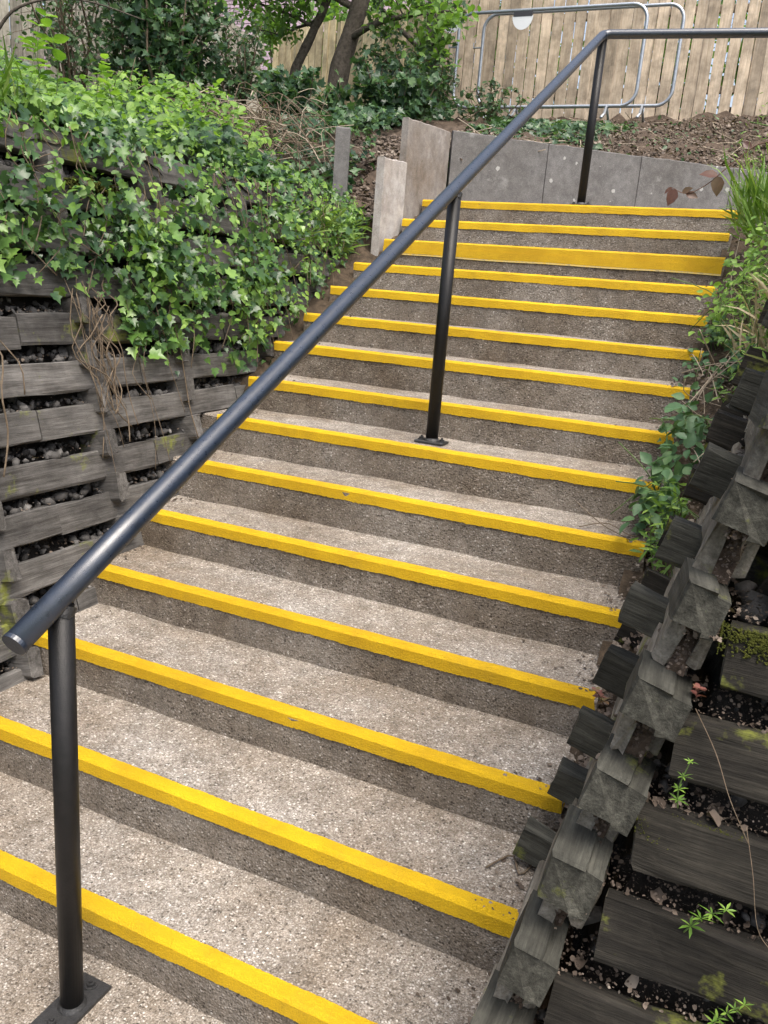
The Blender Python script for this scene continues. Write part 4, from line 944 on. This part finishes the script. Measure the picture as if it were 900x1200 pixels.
tag(mk('verge_litter', V, F, DEADL), 'dead leaves and crumbs in the strip between the steps and the right wall', 'leaf litter', kind='stuff')
dr2 = thing('dead_weed', (1.2, 2.8, 1.5), 'dry straggling weed stems along the right edge of the middle steps', 'dead weed'); tubes = []
for k in range(75):
    c = verge_pts(1, 2.3, 4.2, .02, .16)[0]; d = np.array([rng.normal(.05, .08), rng.normal(0, .16), rng.uniform(-.08, .22)])
    tubes.append(tube(curve_pts([c - d * .6, c + rng.normal(0, .03, 3), c + d], 9), rng.uniform(.0012, .0028), 5))
V, F = join(tubes); tag(mk('strands', V, F, DRYSTEM, dr2, smooth=True), kind='stuff')
right_clump('weed_clump', 'low scattered weeds in the strip beside the middle steps', [tuple(v) for v in verge_pts(16, 2.5, 3.6, .02, .10)], 420, (.03, .05, .03), T_OVATE, WEEDB, .042, stems=16)
# bramble shoot with purple leaves
bs = thing('bramble_shoot', (1.40, 4.25, 2.75), 'thin bramble shoot with purple-brown leaves arching over the top step', 'bramble')
q = curve_pts([(1.55, 4.2, 2.75), (1.21, 4.3, 2.79), (1.052, 4.3, 2.681), (0.934, 4.3, 2.564), (0.825, 4.3, 2.505), (0.74, 4.3, 2.535)], 22)
V, F = tube(q, np.linspace(.0045, .002, 22), 6); mk('stem', V, F, REDSTEM, bs, smooth=True)
me_ = None
for p_, d, sz_ in ((q[21], (-.7, 0, -.45), .07), (q[20], (-.25, -.2, -1), .125), (q[18], (.6, -.1, .35), .08), (q[17], (.75, 0, -.2), .09), (q[11], (-.9, 0, .15), .13), (q[11], (.15, -.1, -1), .14), (q[6], (-.6, 0, .5), .08)):
    r_ = rots_t(np.array([[.1, -.8, .5]]) + rng.normal(0, .15, (1, 3)), np.array([d], float))[0]
    if me_ is None: o = mk('leaf', T_OVATE[0].copy(), T_OVATE[1].copy(), BRAMB, bs, p_, r_); me_ = o.data
    else: o = place('leaf', me_, bs, p_, r_)
    o.scale = (sz_ * .8, sz_ * .8, sz_ * .8)
# cleavers on the front planks
for x, z, h, lab in ((1.385, 0.955, .13, 'small whorled weed on the middle plank of the right wall front'), (1.435, .745, .12, 'small whorled weed between two planks of the right wall front'), (1.505, .600, .13, 'small whorled weed low on the right wall front near the bottom edge')):
    leafy_stem(lab, (x, front_y(z) + .03, z), h * rng.uniform(.7, 1.1), int(rng.integers(3, 6)), .018 + .008 * rng.random(), WEED, T_LANCE, lean=(rng.normal(0, .025), -.03 - .02 * rng.random(), 0), whorl=int(rng.integers(5, 8)), sr=.0016, name='cleavers_plant')
for x, z, lab in ((1.575, 1.075, 'tiny pink-leaved seedling under the mossy plank at the right edge'), (1.38, 1.14, 'tiny red seedling beside a corner header of the right wall')):
    leafy_stem(lab, (x, front_y(z) + .06, z), .035, 3, .020, REDL, T_OVATE, lean=(0, -.03, 0), whorl=3, sr=.0015, name='seedling', stem=REDSTEM)
leafy_stem('small pink-red weed on the side timbers of the right wall', (1.19, .72, .93), .05, 4, .020, REDL, T_OVATE, lean=(-.02, -.04, 0), whorl=4, sr=.0015, name='seedling', stem=REDSTEM)
right_clump('weed_clump', 'broad-leaved weed at the bottom corner of the right wall', [(1.06, .30, .20), (1.04, .26, .14)], 16, (.03, .03, .03), T_OVATE, WEEDB, .075, stems=4)
dl = mk('fallen_leaf', T_OVATE[0] * np.array([1, 1, 2.5]), T_OVATE[1], DEADL, None, (1.05, .20, .06), rots_t(np.array([[.2, -1, .3]]), np.array([[-.15, 0, 1.0]]))[0])
dl.scale = (.06, .085, .06); tag(dl, 'curled brown fallen leaf at the bottom corner by the right wall', 'leaf')
rt = thing('dry_root_tangle', (1.6, .35, .8), 'thin pale roots straggling over the front planks of the right wall', 'roots'); tubes = []
for k in range(34):
    x_ = 1.35 + .5 * rng.random() + .15 * (k % 3); z_ = .62 + .18 * int(rng.integers(0, 5)) + .03; ll = rng.uniform(.06, .22); sg = rng.choice([-1, 1])
    c = [(x_ + rng.normal(0, .012) + ll * .5 * q_ * sg, front_y(z_ + .12 - ll * q_) + .03 - .02 * math.sin(3 * q_), z_ + .13 - ll * q_ + rng.normal(0, .012)) for q_ in (0, .33, .66, 1)]
    tubes.append(tube(curve_pts(c, 20), rng.uniform(.0004, .0010), 5))
V, F = join(tubes); tag(mk('strands', V, F, STEM, rt, smooth=True), kind='stuff')
n = 60; lv = int(1) ; kz = rng.integers(0, 6, n); hz_ = .417 + .18 * kz; x = right_x(hz_) + .12 + 1.0 * rng.beta(1, 1.5, n); dp = rng.uniform(0, .08, n)
V, F = scatter((T_OVATE[0] * np.array([1, 1, 2.5]), T_OVATE[1]), np.c_[x, front_y(hz_) + .05 + dp, hz_ - .03 + dp * .4], rots(norm(rand_dirs(n) * .8 + np.array([0, -.4, .8])), rand_dirs(n)), rng.uniform(.018, .045, n), .1)
tag(mk('fallen_leaves', V, F, DEADL), 'curled dead leaves caught in the gaps of the right wall front', 'leaf litter', kind='stuff')
# moss cushions
def moss(label, pts, n, spread, size):
    p_ = np.array(pts)[rng.integers(0, len(pts), n)] + rng.normal(0, 1, (n, 3)) * np.array(spread)
    V, F = scatter(T_ICO, p_, rots(rand_dirs(n), rand_dirs(n)), np.c_[rng.uniform(.5, 1.2, (n, 2)), rng.uniform(.4, .8, n)] * size, .25)
    tag(mk('moss', V, F, MOSS), label, 'moss', kind='stuff')
def plank_moss(label, pz, x0, x1, n):
    x = x0 + (x1 - x0) * np.clip(rng.normal(.5, .26, n), 0, 1); q = rng.beta(1.1, 2.6, n) * .055; dp = rng.beta(1, 2, n) * .03
    face = rng.random(n) < .6; z = np.where(face, pz + .058 - q, pz + .059); y = front_y(z) + .034 + np.where(face, 0, dp)
    V, F = scatter(T_ICO, np.c_[x, y, z], rots(rand_dirs(n), rand_dirs(n)), np.c_[rng.uniform(.5, 1.3, (n, 2)), rng.uniform(.5, 1, n)] * .0024, .35)
    tag(mk('moss', V, F, MOSS), label, 'moss', kind='stuff')
plank_moss('yellow-green moss on the upper front plank of the right wall', .597 + .09 + .18 * 3, 1.40, 1.66, 3000)
plank_moss('green moss on the middle front plank of the right wall', .597 + .09 + .18, 1.32, 1.50, 1200)
moss('olive moss on a plank of the left wall', [(left_x(2.12) + .0, 1.62 + .05 * k, 2.14) for k in range(6)], 500, (.012, .03, .012), .008)
# loose twigs and stones on the steps
def twig(label, pts, r=.002): 
    V, F = tube(curve_pts(pts, 12), r, 5); tag(mk('twig', V, F, STEM, smooth=True), label, 'twig')
twig('thin curved twig lying near the right end of the seventh step', [(.86, 2.02, .996), (.95, 2.1, 1.01), (1.05, 2.02, 1.0), (1.1, 2.06, .998)])
twig('long thin twig lying by the wall on the middle steps', [(.80, 2.18, 1.06), (.93, 2.08, 1.01), (1.02, 2.0, 1.0), (1.07, 1.95, 1.0)])
twig('dark twig on the third step beside the wall', [(.95, .78, .341), (1.0, .86, .345), (1.04, .80, .341), (1.07, .9, .343)], .003)
n = 900; y = rng.uniform(.1, 4.8, n); side = rng.random(n) < .7
x = np.where(side, 1.09 - rng.exponential(.05, n), -.95 + rng.exponential(.05, n)); ok = (np.abs(x) < 1.2); x, y = x[ok], y[ok]; n = len(x)
z = np.array([ZS[max(i for i in range(16) if YS[i] <= v)] for v in y]) + .004
V, F = scatter(T_CHIP, np.c_[x, y, z], rots(norm(rand_dirs(n) * .5 + np.array([0, 0, 1])), rand_dirs(n)), rng.uniform(.004, .016, n), .15)
tag(mk('step_litter', V, F, DEADL), 'crumbs of dead leaf and grit along the edges of the steps', 'leaf litter', kind='stuff')
